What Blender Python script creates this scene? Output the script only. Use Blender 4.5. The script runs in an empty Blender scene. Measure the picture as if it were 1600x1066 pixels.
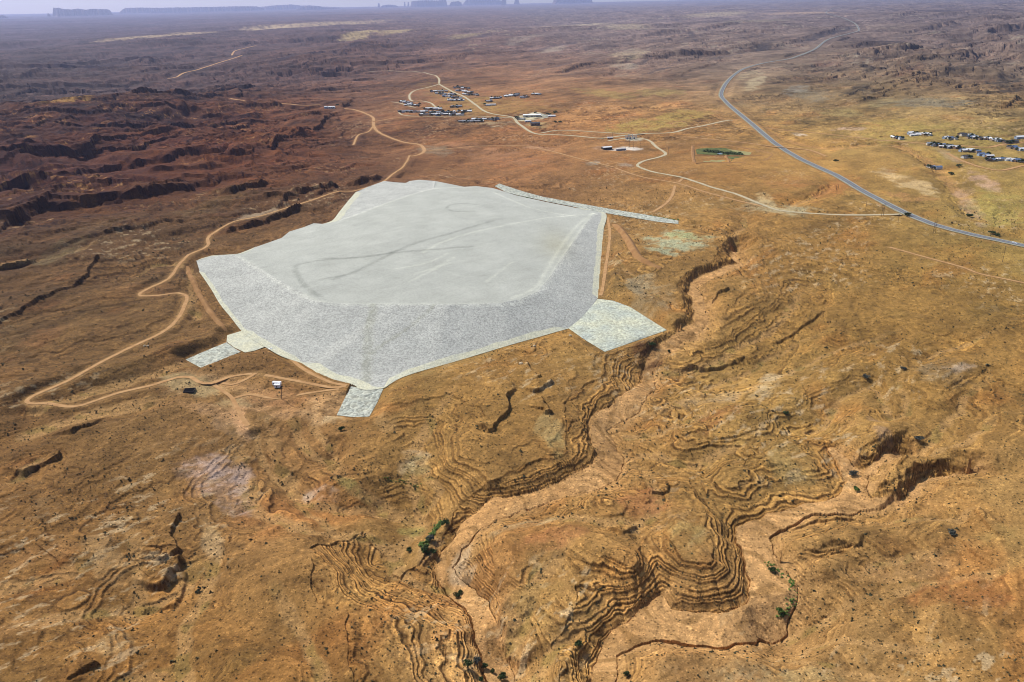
import bpy, math, random
import numpy as np
from mathutils import Vector, Matrix
from mathutils.geometry import delaunay_2d_cdt

SC = bpy.context.scene
COL = SC.collection
# ------------------------------------------------------------------ camera
CAM_H = 330.0
FPX = 1256.0                      # focal length in pixels of the 1600 px wide photograph
PITCH = math.radians(23.0)
ROLL = math.radians(1.15)
cam_d = bpy.data.cameras.new("camera")
cam = bpy.data.objects.new("camera", cam_d)
COL.objects.link(cam)
cam_d.sensor_width = 36.0
cam_d.lens = 36.0 * FPX / 1600.0
cam_d.clip_start = 1.0
cam_d.clip_end = 200000.0
F_ = np.array([0, math.cos(PITCH), -math.sin(PITCH)])
R0 = np.array([1.0, 0, 0]); U0 = np.array([0, math.sin(PITCH), math.cos(PITCH)])
R_ = R0 * math.cos(ROLL) - U0 * math.sin(ROLL)
U_ = U0 * math.cos(ROLL) + R0 * math.sin(ROLL)
cam.matrix_world = Matrix(((R_[0], U_[0], -F_[0], 0), (R_[1], U_[1], -F_[1], 0),
                           (R_[2], U_[2], -F_[2], CAM_H), (0, 0, 0, 1)))
SC.camera = cam
# ------------------------------------------------------------------ world + sun
SUN_EL = math.radians(47.0)
SUN_AZ = math.radians(-48.0)      # from +Y, negative = towards the left
w = bpy.data.worlds.new("World"); SC.world = w; w.use_nodes = True
nt = w.node_tree
sky = nt.nodes.new("ShaderNodeTexSky"); sky.sky_type = 'NISHITA'; sky.sun_disc = False
sky.sun_elevation = SUN_EL; sky.sun_rotation = SUN_AZ
sky.altitude = 1500; sky.air_density = 1.0; sky.dust_density = 2.0; sky.ozone_density = 1.0
bg = nt.nodes["Background"]; bg.inputs[1].default_value = 0.10
nt.links.new(sky.outputs[0], bg.inputs[0])
sd = bpy.data.lights.new("sun", 'SUN'); sd.energy = 4.2; sd.angle = math.radians(0.5); sd.color = (1.0, 0.95, 0.87)
sun = bpy.data.objects.new("sun", sd); COL.objects.link(sun)
sv = Vector((math.sin(SUN_AZ) * math.cos(SUN_EL), math.cos(SUN_AZ) * math.cos(SUN_EL), math.sin(SUN_EL)))
sun.rotation_euler = sv.to_track_quat('Z', 'Y').to_euler()
SC.view_settings.view_transform = 'Standard'; SC.view_settings.look = 'None'
SC.view_settings.exposure = 0.36; SC.view_settings.gamma = 1.0
SC.cycles.volume_bounces = 0
SC.cycles.max_bounces = 4
SC.cycles.pixel_filter_type = 'BLACKMAN_HARRIS'; SC.cycles.filter_width = 1.0

# ------------------------------------------------------------------ small maths
rng = np.random.RandomState(7)
random.seed(11)
def sm(a, b, x):
    t = np.clip((x - a) / (b - a), 0, 1); return t * t * (3 - 2 * t)
def lin(c):
    c = np.array(c, dtype=float) / 255.0
    return np.where(c <= 0.04045, c / 12.92, ((c + 0.055) / 1.055) ** 2.4)
def P(u, v, z=0.0):
    """point of the height z that the photograph shows at u, v"""
    d = F_ + R_ * (u - 800) / FPX - U_ * (v - 533) / FPX
    t = (z - CAM_H) / d[2]
    return (d[0] * t, d[1] * t)
def proj(x, y, z=0.0):
    px = x * R_[0] + y * R_[1] + (z - CAM_H) * R_[2]
    py = x * U_[0] + y * U_[1] + (z - CAM_H) * U_[2]
    pz = x * F_[0] + y * F_[1] + (z - CAM_H) * F_[2]
    ok = pz > 20
    pz = np.where(ok, pz, 1)
    return np.where(ok, 800 + FPX * px / pz, -9999), np.where(ok, 533 - FPX * py / pz, -9999)
_perm = np.random.RandomState(3).randint(0, 256, (64, 512)).astype(np.int32)
_ang = np.random.RandomState(4).rand(256) * 2 * np.pi
_gx, _gy = np.cos(_ang).astype(np.float32), np.sin(_ang).astype(np.float32)
def perlin(x, y, seed):
    p = _perm[seed % 64]
    xi = np.floor(x).astype(np.int32); yi = np.floor(y).astype(np.int32)
    xf = (x - xi).astype(np.float32); yf = (y - yi).astype(np.float32)
    xi &= 255; yi &= 255
    def g(ix, iy, fx, fy):
        h = p[(p[ix & 255] + iy) & 255] & 255
        return _gx[h] * fx + _gy[h] * fy
    u = xf * xf * xf * (xf * (xf * 6 - 15) + 10); v = yf * yf * yf * (yf * (yf * 6 - 15) + 10)
    a = g(xi, yi, xf, yf); b = g(xi + 1, yi, xf - 1, yf)
    c = g(xi, yi + 1, xf, yf - 1); d = g(xi + 1, yi + 1, xf - 1, yf - 1)
    return (a + u * (b - a) + v * ((c + u * (d - c)) - (a + u * (b - a)))) * 1.5
def fbm(x, y, n, seed, gain=0.5):
    s = 0; a = 1
    for i in range(n):
        s = s + a * perlin(x * 2 ** i + 17.3 * i, y * 2 ** i - 9.1 * i, seed + i); a *= gain
    return s
def seg_dist(x, y, pts, closed=False, side=False, par=False):
    """distance to a polyline; optional side (>0 left of travel) and parameter 0..n"""
    best = np.full(x.shape, 1e12, np.float32); sg = np.zeros(x.shape, np.float32); pr = np.zeros(x.shape, np.float32)
    n = len(pts); m = n if closed else n - 1
    for i in range(m):
        ax, ay = pts[i]; bx, by = pts[(i + 1) % n]
        dx, dy = bx - ax, by - ay; L = dx * dx + dy * dy + 1e-9
        t = np.clip(((x - ax) * dx + (y - ay) * dy) / L, 0, 1)
        ex, ey = x - ax - t * dx, y - ay - t * dy
        d = ex * ex + ey * ey
        k = d < best
        best = np.where(k, d, best)
        if side: sg = np.where(k, dx * (y - ay) - dy * (x - ax), sg)
        if par: pr = np.where(k, i + t, pr)
    out = [np.sqrt(best)]
    if side: out.append(sg)
    if par: out.append(pr)
    return out if len(out) > 1 else out[0]
def inside(x, y, pts):
    c = np.zeros(x.shape, bool); n = len(pts); j = n - 1
    for i in range(n):
        xi, yi = pts[i]; xj, yj = pts[j]
        if yi != yj:
            c ^= ((yi > y) != (yj > y)) & (x < (xj - xi) * (y - yi) / (yj - yi) + xi)
        j = i
    return c
def smooth_line(pts, step):
    """Catmull-Rom through the points, resampled every `step` metres"""
    pts = [np.array(p, float) for p in pts]
    out = []
    for i in range(len(pts) - 1):
        p0 = pts[max(i - 1, 0)]; p1 = pts[i]; p2 = pts[i + 1]; p3 = pts[min(i + 2, len(pts) - 1)]
        n = max(2, int(np.linalg.norm((p2 - p1)[:2]) / step))
        for k in range(n):
            t = k / n
            out.append(0.5 * ((2 * p1) + (-p0 + p2) * t + (2 * p0 - 5 * p1 + 4 * p2 - p3) * t * t + (-p0 + 3 * p1 - 3 * p2 + p3) * t ** 3))
    out.append(pts[-1])
    return out

# ------------------------------------------------------------------ the ground grid: rings around the viewpoint, finer where the ground is near
NA, ND = 1560, 1000
az = np.radians(np.concatenate([np.linspace(-180, -50, 41)[:-1], np.linspace(-50, 50, NA), np.linspace(50, 180, 41)[1:]]))
dep = np.radians(np.concatenate([np.linspace(88, 60, 15)[:-1], np.linspace(60, 9, ND), np.linspace(9, 1.0, 400)[1:], np.geomspace(1.0, 0.24, 150)[1:]]))
rad = CAM_H / np.tan(dep)
na, nd = len(az), len(dep)
AZ, DEP = np.meshgrid(az, dep)
RR = (CAM_H / np.tan(DEP)).astype(np.float32)
X = (RR * np.sin(AZ)).astype(np.float32); Y = (RR * np.cos(AZ)).astype(np.float32)
cell = np.abs(np.gradient(rad))[:, None].astype(np.float32) + 0 * RR
UU, VV = proj(X, Y, 0.0)
UU = UU.astype(np.float32); VV = VV.astype(np.float32)

# control table: u, v, colour (sRGB of the photograph), base height, relief amplitude, ledge hardness
CT = [
 (100,1000,152,108,60,0,5,.3),(100,800,142,99,56,2,5,.3),(60,700,120,82,46,4,5,.4),(300,950,146,103,54,2,3,.3),(250,700,132,94,52,3,4,.2),
 (400,900,152,108,58,2,4,.3),(350,720,160,120,82,0,4,.4),(430,680,158,108,62,-1,5,.6),(560,950,158,115,66,-3,4,.8),(740,1000,190,142,92,-9,1,.2),
 (650,750,160,120,68,-2,3,.5),(800,600,156,115,62,1,3,.5),(760,700,158,113,62,0,3,.4),(850,850,170,124,74,-2,4,.7),(900,980,160,120,68,-3,4,.6),
 (1000,750,168,120,70,-1,4,.6),(1050,620,166,122,70,-2,4,.7),(1200,600,164,128,74,1,3,.5),(1150,700,158,118,64,0,2,.5),(1100,1040,168,122,78,-8,2,.4),
 (1250,950,168,122,72,-6,3,.5),(1300,850,163,116,66,-3,4,.6),(1400,600,158,118,64,1,4,.6),(1500,550,150,109,60,2,4,.6),(1500,700,154,113,63,2,3,.5),
 (1550,850,168,132,84,2,3,.3),(1500,950,162,112,62,2,4,.3),(1400,1040,165,124,78,1,3,.3),(1590,1040,160,116,62,2,4,.5),(1300,1040,168,130,84,-2,2,.3),
 (1200,420,156,112,60,2,5,.6),(1400,450,148,108,54,5,6,.5),(1550,480,148,106,56,6,6,.5),(1300,380,152,108,58,4,5,.4),(1500,400,146,105,54,6,6,.4),
 (1100,350,162,118,68,1,4,.5),(1000,440,158,118,68,0,2,.2),(1250,300,164,122,66,3,5,.4),(1150,270,162,118,66,3,5,.3),(1350,250,176,140,78,4,4,.3),
 (1300,210,172,142,76,3,4,.3),(1500,300,170,144,80,-2,3,.2),(1580,340,166,146,80,-3,2,.2),(1450,180,152,130,78,4,10,.6),(1550,190,148,128,80,6,14,.8),
 (1400,330,148,104,58,6,6,.3),(1000,250,162,122,72,3,4,.4),(900,230,164,118,74,3,5,.5),(1000,180,168,132,74,4,7,.3),(900,160,146,102,62,6,10,.3),
 (800,160,158,118,68,6,5,.2),(700,160,150,108,64,8,5,.2),(700,210,148,104,64,8,5,.3),(850,260,146,100,66,5,8,.8),(600,180,122,82,52,14,12,.7),
 (750,260,124,88,58,12,8,.6),(1000,100,118,92,76,8,16,.8),(1200,120,124,104,78,8,18,.9),(1350,100,112,88,70,14,26,1),(1500,100,112,88,72,16,28,1),
 (1300,160,130,110,72,4,12,.8),(1550,130,112,94,72,10,24,1),(900,60,118,98,90,6,16,.8),(1100,60,116,96,84,8,18,.8),(1400,40,108,90,80,14,22,.8),
 (1550,40,102,86,80,18,24,.8),(800,110,124,94,76,8,14,.5),(600,110,106,78,66,10,18,.7),(700,70,108,88,82,6,20,.8),(500,100,96,72,64,10,22,.8),
 (300,100,86,64,56,8,26,.9),(100,120,80,62,55,6,24,.9),(100,80,80,66,66,4,18,.8),(400,60,94,78,80,2,14,.6),(100,50,80,70,90,0,10,.4),
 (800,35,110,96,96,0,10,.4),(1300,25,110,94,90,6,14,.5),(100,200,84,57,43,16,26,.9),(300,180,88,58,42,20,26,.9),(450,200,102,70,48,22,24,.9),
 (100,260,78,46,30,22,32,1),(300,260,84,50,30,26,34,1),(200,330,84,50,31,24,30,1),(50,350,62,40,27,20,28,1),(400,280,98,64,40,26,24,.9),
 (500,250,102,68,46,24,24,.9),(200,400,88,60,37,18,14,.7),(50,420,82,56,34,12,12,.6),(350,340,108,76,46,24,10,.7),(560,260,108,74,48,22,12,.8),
 (100,500,118,80,48,6,6,.6),(200,480,122,88,53,9,5,.4),(250,540,128,96,56,5,3,.3),(40,560,106,75,43,5,5,.4),(150,600,122,92,53,2,3,.3),
 (330,500,132,95,58,6,2,.2),(450,560,142,98,56,-2,2,.2),(400,450,132,95,58,6,2,.2),(700,400,140,100,60,2,2,.2),(300,640,136,98,56,0,3,.3),
]
CT = np.array(CT, float)
fr_ = (CT[:, 1] < 175) & (CT[:, 0] > 850); CT[fr_, 2:5] = CT[fr_, 2:5] * np.array((1.12, 1.12, 1.14))
cx, cy = P(CT[:, 0], CT[:, 1]) if False else (None, None)
cp = [P(a, b) for a, b in CT[:, :2]]
caz = np.array([math.atan2(p[0], p[1]) for p in cp]); cdp = np.array([math.atan2(CAM_H, math.hypot(*p)) for p in cp])
def qdep(d): return np.log(1 + np.degrees(d) / 5.0) * 2.6
attrs = np.concatenate([lin(CT[:, 2:5]), CT[:, 5:8]], axis=1)
acc = np.zeros((nd, na, 6), np.float32); wsum = np.zeros((nd, na), np.float32)
# evaluated on a coarse lattice (it is smooth) and interpolated
ca_i = np.unique(np.concatenate([np.arange(0, na, 10), [na - 1]])); cd_i = np.unique(np.concatenate([np.arange(0, nd, 8), [nd - 1]]))
AZc, DEPc = np.meshgrid(az[ca_i], dep[cd_i])
qx = np.degrees(AZc) / 4.5; qy = qdep(DEPc) / 0.42
A = np.zeros(AZc.shape + (6,)); W = np.zeros(AZc.shape)
for i in range(len(CT)):
    d2 = (qx - math.degrees(caz[i]) / 4.5) ** 2 + (qy - qdep(cdp[i]) / 0.42) ** 2
    wt = np.exp(-d2 / 2.0) + 1e-3 / (1 + d2) ** 2
    A += wt[..., None] * attrs[i]; W += wt
A /= W[..., None]
def upsample(a):
    t = np.empty((a.shape[0], na))
    for r in range(a.shape[0]): t[r] = np.interp(np.arange(na), ca_i, a[r])
    o = np.empty((nd, na), np.float32)
    idx = np.arange(nd)
    j = np.clip(np.searchsorted(cd_i, idx, side='right') - 1, 0, len(cd_i) - 2)
    f = ((idx - cd_i[j]) / (cd_i[j + 1] - cd_i[j]))[:, None]
    o[:] = t[j] * (1 - f) + t[j + 1] * f
    return o
CR, CG, CB, Z0, AMP, HARD = [upsample(A[..., k]) for k in range(6)]

# ------------------------------------------------------------------ relief
SX, SY = 0.66, 0.75                     # strike of the rock beds
a_ = (X * SX + Y * SY); b_ = (X * SY - Y * SX)
wx = fbm(X / 420, Y / 420, 3, 5) * 90; wy = fbm(X / 420 + 31, Y / 420 + 7, 3, 9) * 90
wx += 26 * fbm(X / 95, Y / 95, 2, 6); wy += 26 * fbm(X / 95 + 3, Y / 95 + 8, 2, 8)
far = sm(1100, 2600, RR)
AMPN = AMP + 5.0 * sm(1800, 1300, RR) * sm(1.2, 3.2, AMP)
H = np.zeros_like(X)
for k, wl in enumerate([3600, 1800, 900, 450, 220, 110, 55, 27, 13]):
    att = sm(1.2, 3.5, wl / cell)
    if wl > 700: att = att * sm(900, 3000, RR)
    st = 2.0 if wl > 150 else 1.5
    n = perlin((a_ + wx) / (wl * st), (b_ + wy) / wl, 20 + k)
    H += att * n * (min(wl, 900) / 450.0) ** 0.8
H *= AMPN * 1.05
HWY = [(1315,11),(1300,15),(1291,19),(1294,22),(1312,27),(1326,32),(1336,38),(1342,46),(1338,50),(1312,58),(1291,66),(1272,79),(1237,91),(1210,97),(1190,101),(1172,106),(1157,112),(1143,121),(1133,130),(1127,142),(1127,150),(1131,158),(1140,168),(1151,177),(1174,198),(1209,222),(1252,248),(1305,273),(1340,292),(1370,309),(1410,330),(1458,350),(1512,366),(1556,377),(1600,386),(1650,396),(1720,408)]
hw_pts = [P(u, v, 5) for u, v in HWY]
corr = np.ones_like(X); kk = (X > 200) & (RR > 800) & (RR < 40000)
corr[kk] = np.clip(sm(60, 420, seg_dist(X[kk], Y[kk], hw_pts) / np.maximum(1, RR[kk] / 3500)), 0.12, 1)
# tilted beds: long low back slopes broken by a cliff on the side facing right and towards the viewer
H *= .4 + .6 * corr
cue = corr * sm(11, 22, AMP) * sm(16000, 9000, RR)
CUEF = np.zeros_like(X)
for P_, hgt, sd_ in ((330.0, 14.0, 11), (150.0, 8.5, 13), (80.0, 6.0, 15), (900.0, 30.0, 17)):
    hgt = hgt * (1 + .5 * sm(2600, 4000, RR))
    ph = (b_ + wx * 1.1 + 60 * fbm(a_ / 160, b_ / 160, 3, sd_ + 3)) / P_ + 1.1 * fbm(a_ / (P_ * 7), b_ / (P_ * 4), 2, sd_)
    f_ = ph - np.floor(ph); lay_ = np.floor(ph)
    md = np.clip(0.42 + 1.5 * fbm(a_ / (P_ * 3.2) + lay_ * 3.7, lay_ * 1.3, 3, sd_ + 6), 0, 1.15)
    w_c = np.clip(0.018 + cell / P_ * .8, .02, .3)
    saw = np.where(f_ < 1 - w_c, f_ / (1 - w_c), (1 - f_) / w_c)
    res = sm(.9, 2.5, P_ / cell)
    if P_ > 500: res = res * sm(2200, 3800, RR)
    H += cue * md * hgt * (saw - .5) * res
    CUEF = np.maximum(CUEF, cue * md * res * sm(1 - w_c * 2.0, 1 - w_c, f_))
E = Z0 + H
def region(pts, m):
    xs = [p[0] for p in pts]; ys = [p[1] for p in pts]
    return np.nonzero((X > min(xs) - m) & (X < max(xs) + m) & (Y > min(ys) - m) & (Y < max(ys) + m))
# flatten natural noise near the cell and the lagoon is done later

# canyons: rim polygon, floor polygon, depth at far and near end
def canyon(rim, floor, dfar, dnear, p=1.0, vr=(560, 950)):
    def dpt(v): return dfar + (dnear - dfar) * float(sm(vr[0], vr[1], v))
    rw = [P(u, v, -1) for u, v in rim]; fw = [P(u, v, -dpt(v)) for u, v in floor]
    I = region(rw + fw, 60)
    x, y = X[I], Y[I]
    jit = 7.0
    jx = x + jit * fbm(x / 45, y / 45, 3, 33); jy = y + jit * fbm(x / 45 + 9, y / 45 + 3, 3, 37)
    ins = inside(jx, jy, rw) | inside(x, y, fw)
    dr = seg_dist(jx, jy, rw, True)
    f1 = 3.0 * fbm(x / 22, y / 22, 3, 39); f2_ = 3.0 * fbm(x / 22 + 4, y / 22 + 6, 3, 36)
    df = seg_dist(x + f1, y + f2_, fw, True); fin = inside(x + f1, y + f2_, fw)
    df = np.where(fin, 0, df)
    d_off = seg_dist(x + f1 + SY * 2, y + f2_ - SX * 2, fw, True)
    east = np.clip((d_off - df) / 2.0, -1, 1)          # +1 on the bank below and to the right of the floor
    t = df / (df + dr + 1e-3)
    u, v = proj(x, y, -dfar)
    D = dfar + (dnear - dfar) * sm(vr[0], vr[1], v)
    carve = np.where(ins, -D * (1 - t ** p), 0)
    e = E[I]
    base = Z0[I] + (e - Z0[I]) * np.where(ins, 0.25 + 0.75 * np.clip(t, 0, 1), 1)
    base = np.where(fin, Z0[I] * 0.3, base)
    en = np.where(ins, base + carve - 2.2 * t, e - 2.2 * np.exp(-dr / 18))
    lim = 0.95 - 0.50 * east * sm(0, 1, east + .6)
    cap = Z0[I] * 0.3 - D + df * lim
    soft = 1.6
    k_ = np.clip(0.5 + 0.5 * (en - cap) / soft, 0, 1)
    en = en * (1 - k_) + cap * k_ - soft * k_ * (1 - k_)
    E[I] = np.where(fin, base + carve, en)
    EB[I] = np.maximum(EB[I], sm(-.2, .5, east) * sm(30, 8, df) * (~fin)); SAND[I] = np.maximum(SAND[I], np.exp(-df / 9) * np.clip(.45 + .6 * east, .1, 1))
    FLOOR[I] = np.maximum(FLOOR[I], fin.astype(np.float32))
    CANY[I] = np.maximum(CANY[I], ins.astype(np.float32))
FLOOR = np.zeros_like(X); CANY = np.zeros_like(X); EB = np.zeros_like(X); SAND = np.zeros_like(X)
W1c = [(1157,383,4),(1144,400,5),(1156,415,5),(1134,421,6),(1097,437,7),(1083,445,7),(1085,458,9),(1093,480,12),(1095,500,13),(1085,515,12),(1066,524,11),
 (1046,534,9),(1024,549,8),(1015,560,9),(1014,572,11),(1012,590,13),(1000,604,17),(990,621,18),(964,637,18),(944,652,17),(935,664,18),(938,678,21),(946,692,22),(955,708,24),(950,728,28),(928,745,26),(900,757,18),
 (866,770,15),(828,780,14),(795,788,16),(764,797,20),(733,818,22),(706,846,20),(690,868,17),(704,888,17),(726,909,19),(746,938,22),(763,976,26),(775,1017,27),(785,1063,30),(792,1120,34)]
def band(c):
    L, R = [], []
    for i, (u, v, w_) in enumerate(c):
        a = np.array(c[max(i - 1, 0)][:2], float); b = np.array(c[min(i + 1, len(c) - 1)][:2], float)
        d = b - a; d /= np.linalg.norm(d) + 1e-6; n = np.array([-d[1], d[0]])
        L.append((u + n[0] * w_, v + n[1] * w_)); R.append((u - n[0] * w_, v - n[1] * w_))
    return L + R[::-1]
S1_floor = band([(a, b, c * .8) for a, b, c in W1c])
S1_rim = [(1138,374),(1128,390),(1118,408),(1092,420),(1070,430),(1062,446),(1062,462),(1068,482),(1070,500),(1052,512),(1030,528),(1008,536),(985,552),(975,566),(965,578),
 (945,588),(925,592),(905,606),(884,628),(888,650),(889,680),(884,700),(862,706),(850,716),(820,722),(790,728),(765,738),(738,752),(712,768),(692,790),(680,812),(664,836),(645,842),
 (630,860),(560,800),(520,815),(486,842),(478,880),(500,925),(528,955),(540,1000),(556,1040),(565,1120),(850,1120),(828,1060),(806,1000),(800,965),(785,925),(772,890),(765,860),(762,838),(780,818),(830,802),(890,790),(950,775),
 (985,752),(1000,722),(1005,700),(985,684),(975,664),(995,650),(1022,632),(1036,610),(1052,596),(1062,580),(1050,566),(1036,560),(1060,546),(1092,540),(1116,520),(1122,500),(1112,480),(1104,462),(1106,450),(1145,436),(1175,420),(1178,405),(1160,396),(1172,378)]
canyon(S1_rim, S1_floor, 8, 14.5, 0.55, (520, 850))
S2_rim = [(905,1120),(880,1066),(875,1030),(860,985),(879,954),(898,933),(901,903),(920,882),(941,877),(968,887),(987,885),(995,858),(1011,828),(1035,818),(1056,839),(1075,869),(1097,879),
 (1110,866),(1113,834),(1105,793),(1102,780),(1090,750),(1084,734),(1088,708),(1108,729),(1134,750),(1155,755),(1163,745),(1161,718),(1171,700),(1189,695),(1204,701),(1219,717),(1246,725),
 (1266,722),(1269,709),(1254,688),(1232,667),(1222,646),(1237,650),(1262,672),(1280,683),(1298,680),(1324,693),(1351,701),(1372,691),(1390,675),(1412,672),(1442,688),(1424,708),
 (1445,713),(1482,713),(1508,719),(1548,727),(1577,738),(1548,750),(1500,747),(1470,756),(1452,772),(1435,792),(1400,802),(1350,806),(1320,812),(1290,818),(1262,824),(1240,836),(1232,855),(1236,872),
 (1262,858),(1300,845),(1336,845),(1300,862),(1262,884),(1266,905),(1270,925),(1300,921),(1268,940),(1246,955),(1243,975),(1220,992),(1160,1010),(1090,1014),(1030,1014),(992,1030),(980,1066),(978,1120)]
S2_floor = [(928,1120),(920,1066),(928,1030),(950,992),(985,958),(1020,935),(1035,924),(1050,948),(1090,957),(1140,953),(1163,938),(1173,908),(1165,872),(1152,842),(1150,822),(1165,815),
 (1200,800),(1240,793),(1290,780),(1318,768),(1325,755),(1312,735),(1296,702),(1305,702),(1330,728),(1350,733),(1380,716),(1398,698),(1408,702),(1390,724),(1358,745),(1353,765),(1362,782),(1410,783),
 (1430,764),(1445,746),(1500,737),(1520,740),(1450,752),(1435,774),(1410,790),(1350,795),(1270,808),(1215,827),(1205,842),(1207,862),(1228,890),(1247,915),(1243,940),(1222,972),(1170,1000),(1110,1005),(1020,1000),(968,1020),(955,1066),(953,1120)]
canyon(S2_rim, S2_floor, 10, 16, 0.75, (690, 960))

def line_w(pts, z=0): return [P(u, v, z) for u, v in pts]
def gully(pts, depth, w0, W, z=0, curve=1.0):
    """a side valley cut into the ground, narrow floor w0, rim W metres from the centre"""
    pw = [tuple(p) for p in smooth_line(line_w(pts, z), 14)]
    I = region(pw, W)
    x, y = X[I], Y[I]
    jx = x + 5 * fbm(x / 40, y / 40, 3, 41); jy = y + 5 * fbm(x / 40 + 5, y / 40 + 8, 3, 43)
    d, pr = seg_dist(jx, jy, pw, par=True)
    fade = np.clip(pr / (0.35 * len(pw)), 0.15, 1)
    f = np.clip(1 - (d - w0) / (W - w0), 0, 1) ** curve
    E[I] -= depth * fade * f
    VAL[I] = np.maximum(VAL[I], f * fade * (W > 25))
    GUL[I] = np.maximum(GUL[I], sm(w0 * 2.2, w0, d) * fade)
GUL = np.zeros_like(X); VAL = np.zeros_like(X)
# each runs from its head down to its mouth
gully([(1448,554),(1424,570),(1410,579),(1411,596),(1422,617),(1419,630),(1406,636),(1390,630),(1387,612),(1377,596),(1353,590),(1327,599),(1309,607),(1301,625),(1285,641),(1262,650)], 8, 2, 34)
gully([(1548,570),(1545,594),(1521,604),(1506,622),(1503,636),(1479,643),(1479,659),(1458,683),(1435,694)], 7, 2, 30)
gully([(1540,810),(1515,804),(1497,815),(1462,807),(1422,801),(1368,796)], 6, 2, 28)
gully([(1392,913),(1352,910),(1320,922),(1290,936),(1262,944),(1240,948)], 9, 2, 30)
gully([(300,760),(320,800),(330,850),(315,900),(300,950),(280,1000),(270,1066),(260,1110)], 6, 3, 45)
gully([(210,790),(200,840),(215,890),(200,940)], 5, 3, 34)
gully([(420,880),(440,930),(470,980),(500,1030),(520,1100)], 6, 3, 40)
gully([(1560,640),(1530,670),(1500,690),(1460,700)], 5, 2, 34)
gully([(1590,880),(1560,905),(1510,900),(1450,905),(1400,915)], 5, 2, 40)
gully([(1580,1000),(1500,1010),(1400,1000),(1330,985),(1260,985)], 6, 2, 44)
gully([(1480,1066),(1400,1050),(1320,1030),(1240,1012)], 4, 2, 36)
gully([(1420,500),(1370,520),(1310,535),(1240,560),(1180,585),(1150,600)], 6, 2, 44)
gully([(1560,520),(1500,540),(1450,553)], 4, 2, 36)
gully([(950,400),(985,430),(1010,455),(1045,470),(1062,480)], 3, 2, 26)
gully([(1520,858),(1448,856),(1408,860),(1368,871)], 5, 2, 28)
gully([(1290,430),(1250,445),(1235,470),(1205,498),(1165,520),(1120,545),(1060,556),(1020,562)], 13, 3, 60)
gully([(1300,500),(1240,520),(1180,545),(1120,575),(1060,610),(1010,625)], 9, 2, 48)
gully([(527,655),(520,668),(515,684),(520,704),(535,722),(555,733),(577,741),(606,747),(631,751),(652,758),(660,766),(652,780),(639,790),(618,803),(608,822),(616,846),(640,862),(672,870),(690,872)], 13, 3, 50)
gully([(455,628),(462,645),(468,668),(485,687),(500,690),(514,684)], 8, 3, 22)
gully([(430,640),(425,665),(430,700),(455,725),(470,750),(520,760),(560,752),(600,750)], 9, 3, 38)
gully([(360,640),(370,680),(372,720),(390,760),(430,790),(500,805),(570,800),(610,815)], 9, 4, 52)
gully([(640,660),(655,690),(668,715),(690,735),(668,752)], 7, 2, 34)
gully([(720,590),(690,620),(660,660),(640,700),(650,735),(660,760)], 7, 3, 44)
gully([(1205,640),(1170,668),(1120,690),(1080,700),(1030,690),(1000,690)], 7, 3, 38)
gully([(1140,600),(1110,625),(1075,640),(1030,655),(985,660)], 7, 3, 36)
gully([(990,700),(1010,715),(1030,760),(1010,800),(960,810),(900,800),(850,800)], 6, 3, 36)
gully([(910,830),(870,850),(840,890),(815,930),(800,970)], 8, 3, 38)
gully([(960,920),(905,950),(850,1000),(830,1050),(825,1110)], 8, 3, 38)
gully([(1150,330),(1165,352),(1150,366),(1160,380)], 6, 3, 22)
gully([(1010,345),(1050,352),(1100,356),(1140,368),(1160,382)], 5, 2, 16)
gully([(1225,325),(1262,312),(1290,300),(1306,290),(1325,280)][::-1], 7, 3, 30)
gully([(1600,330),(1555,345),(1530,335),(1500,305),(1480,280),(1455,255),(1430,240),(1380,225),(1300,232),(1240,222),(1190,200),(1120,180),(1030,150)][::-1], 6, 7, 40)
gully([(0,447),(30,440),(60,432),(120,420),(180,400)][::-1], 6, 3, 40)
gully([(0,760),(30,740),(60,722)], 4, 3, 26)
gully([(40,680),(130,650),(230,630),(290,622)][::-1], 5, 6, 34)
gully([(60,640),(150,612),(230,588),(290,566),(350,538)][::-1], 7, 5, 34)
gully([(200,470),(235,436),(270,428),(296,437),(302,455),(300,480),(312,500)], 4, 3, 16)
gully([(330,820),(300,870),(250,910),(180,930),(80,950)], 8, 4, 60)
gully([(150,850),(100,880),(40,900),(-30,910)], 7, 4, 55)
gully([(330,1000),(240,1030),(160,1066),(120,1100)], 7, 4, 45)
# rectangle of disturbed, eroded ground left of the bottom apron
for gpts in ([(410,640),(400,680),(430,720),(480,740)], [(485,628),(492,650),(505,668),(512,690)], [(440,745),(470,765),(500,778),(520,800)]):
    gully(gpts, 4, 2, 14)

# terraces: hard beds stand as ledges
step = 2.1 - .45 * CANY + 4.9 * sm(1000, 2800, RR)
Ew = E + 0.8 * fbm(X / 26, Y / 26, 4, 50) * (1 + 1.5 * far) + 1.0 * fbm(X / 90, Y / 90, 2, 52)
q = Ew / step
q = q + 0.30 * np.sin(q * 1.7 + 1) + 0.22 * np.sin(q * 2.9) + 0.37
hard = np.clip(HARD * 0.7 + 0.38 + 0.3 * CANY + .5 * VAL, 0, 1) * np.clip(0.72 + 0.8 * fbm(X / 260 + 3, Y / 260, 2, 55) + 0.5 * fbm(X / 28, Y / 28, 3, 57), 0.0, 1)
hard = hard * (1 - 0.5 * EB)
fl = np.floor(q); fr = q - fl
hard = hard * (1 - CANY) + CANY * np.clip(.95 + .3 * fbm(X / 60, Y / 60, 2, 59), .4, 1) * (1 - .5 * EB)
bedh = (np.sin(np.floor(q) * 78.233 + 2.1) * 43758.5453) % 1.0
hard = np.clip(hard * (0.45 + 0.3 * CANY + 0.7 * bedh), 0, 1)
gq = np.hypot(np.gradient(q, axis=0) / (np.gradient(RR, axis=0) + 1e-6), np.gradient(q, axis=1) / (RR * np.gradient(az)[None, :] + 1e-6))
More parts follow.
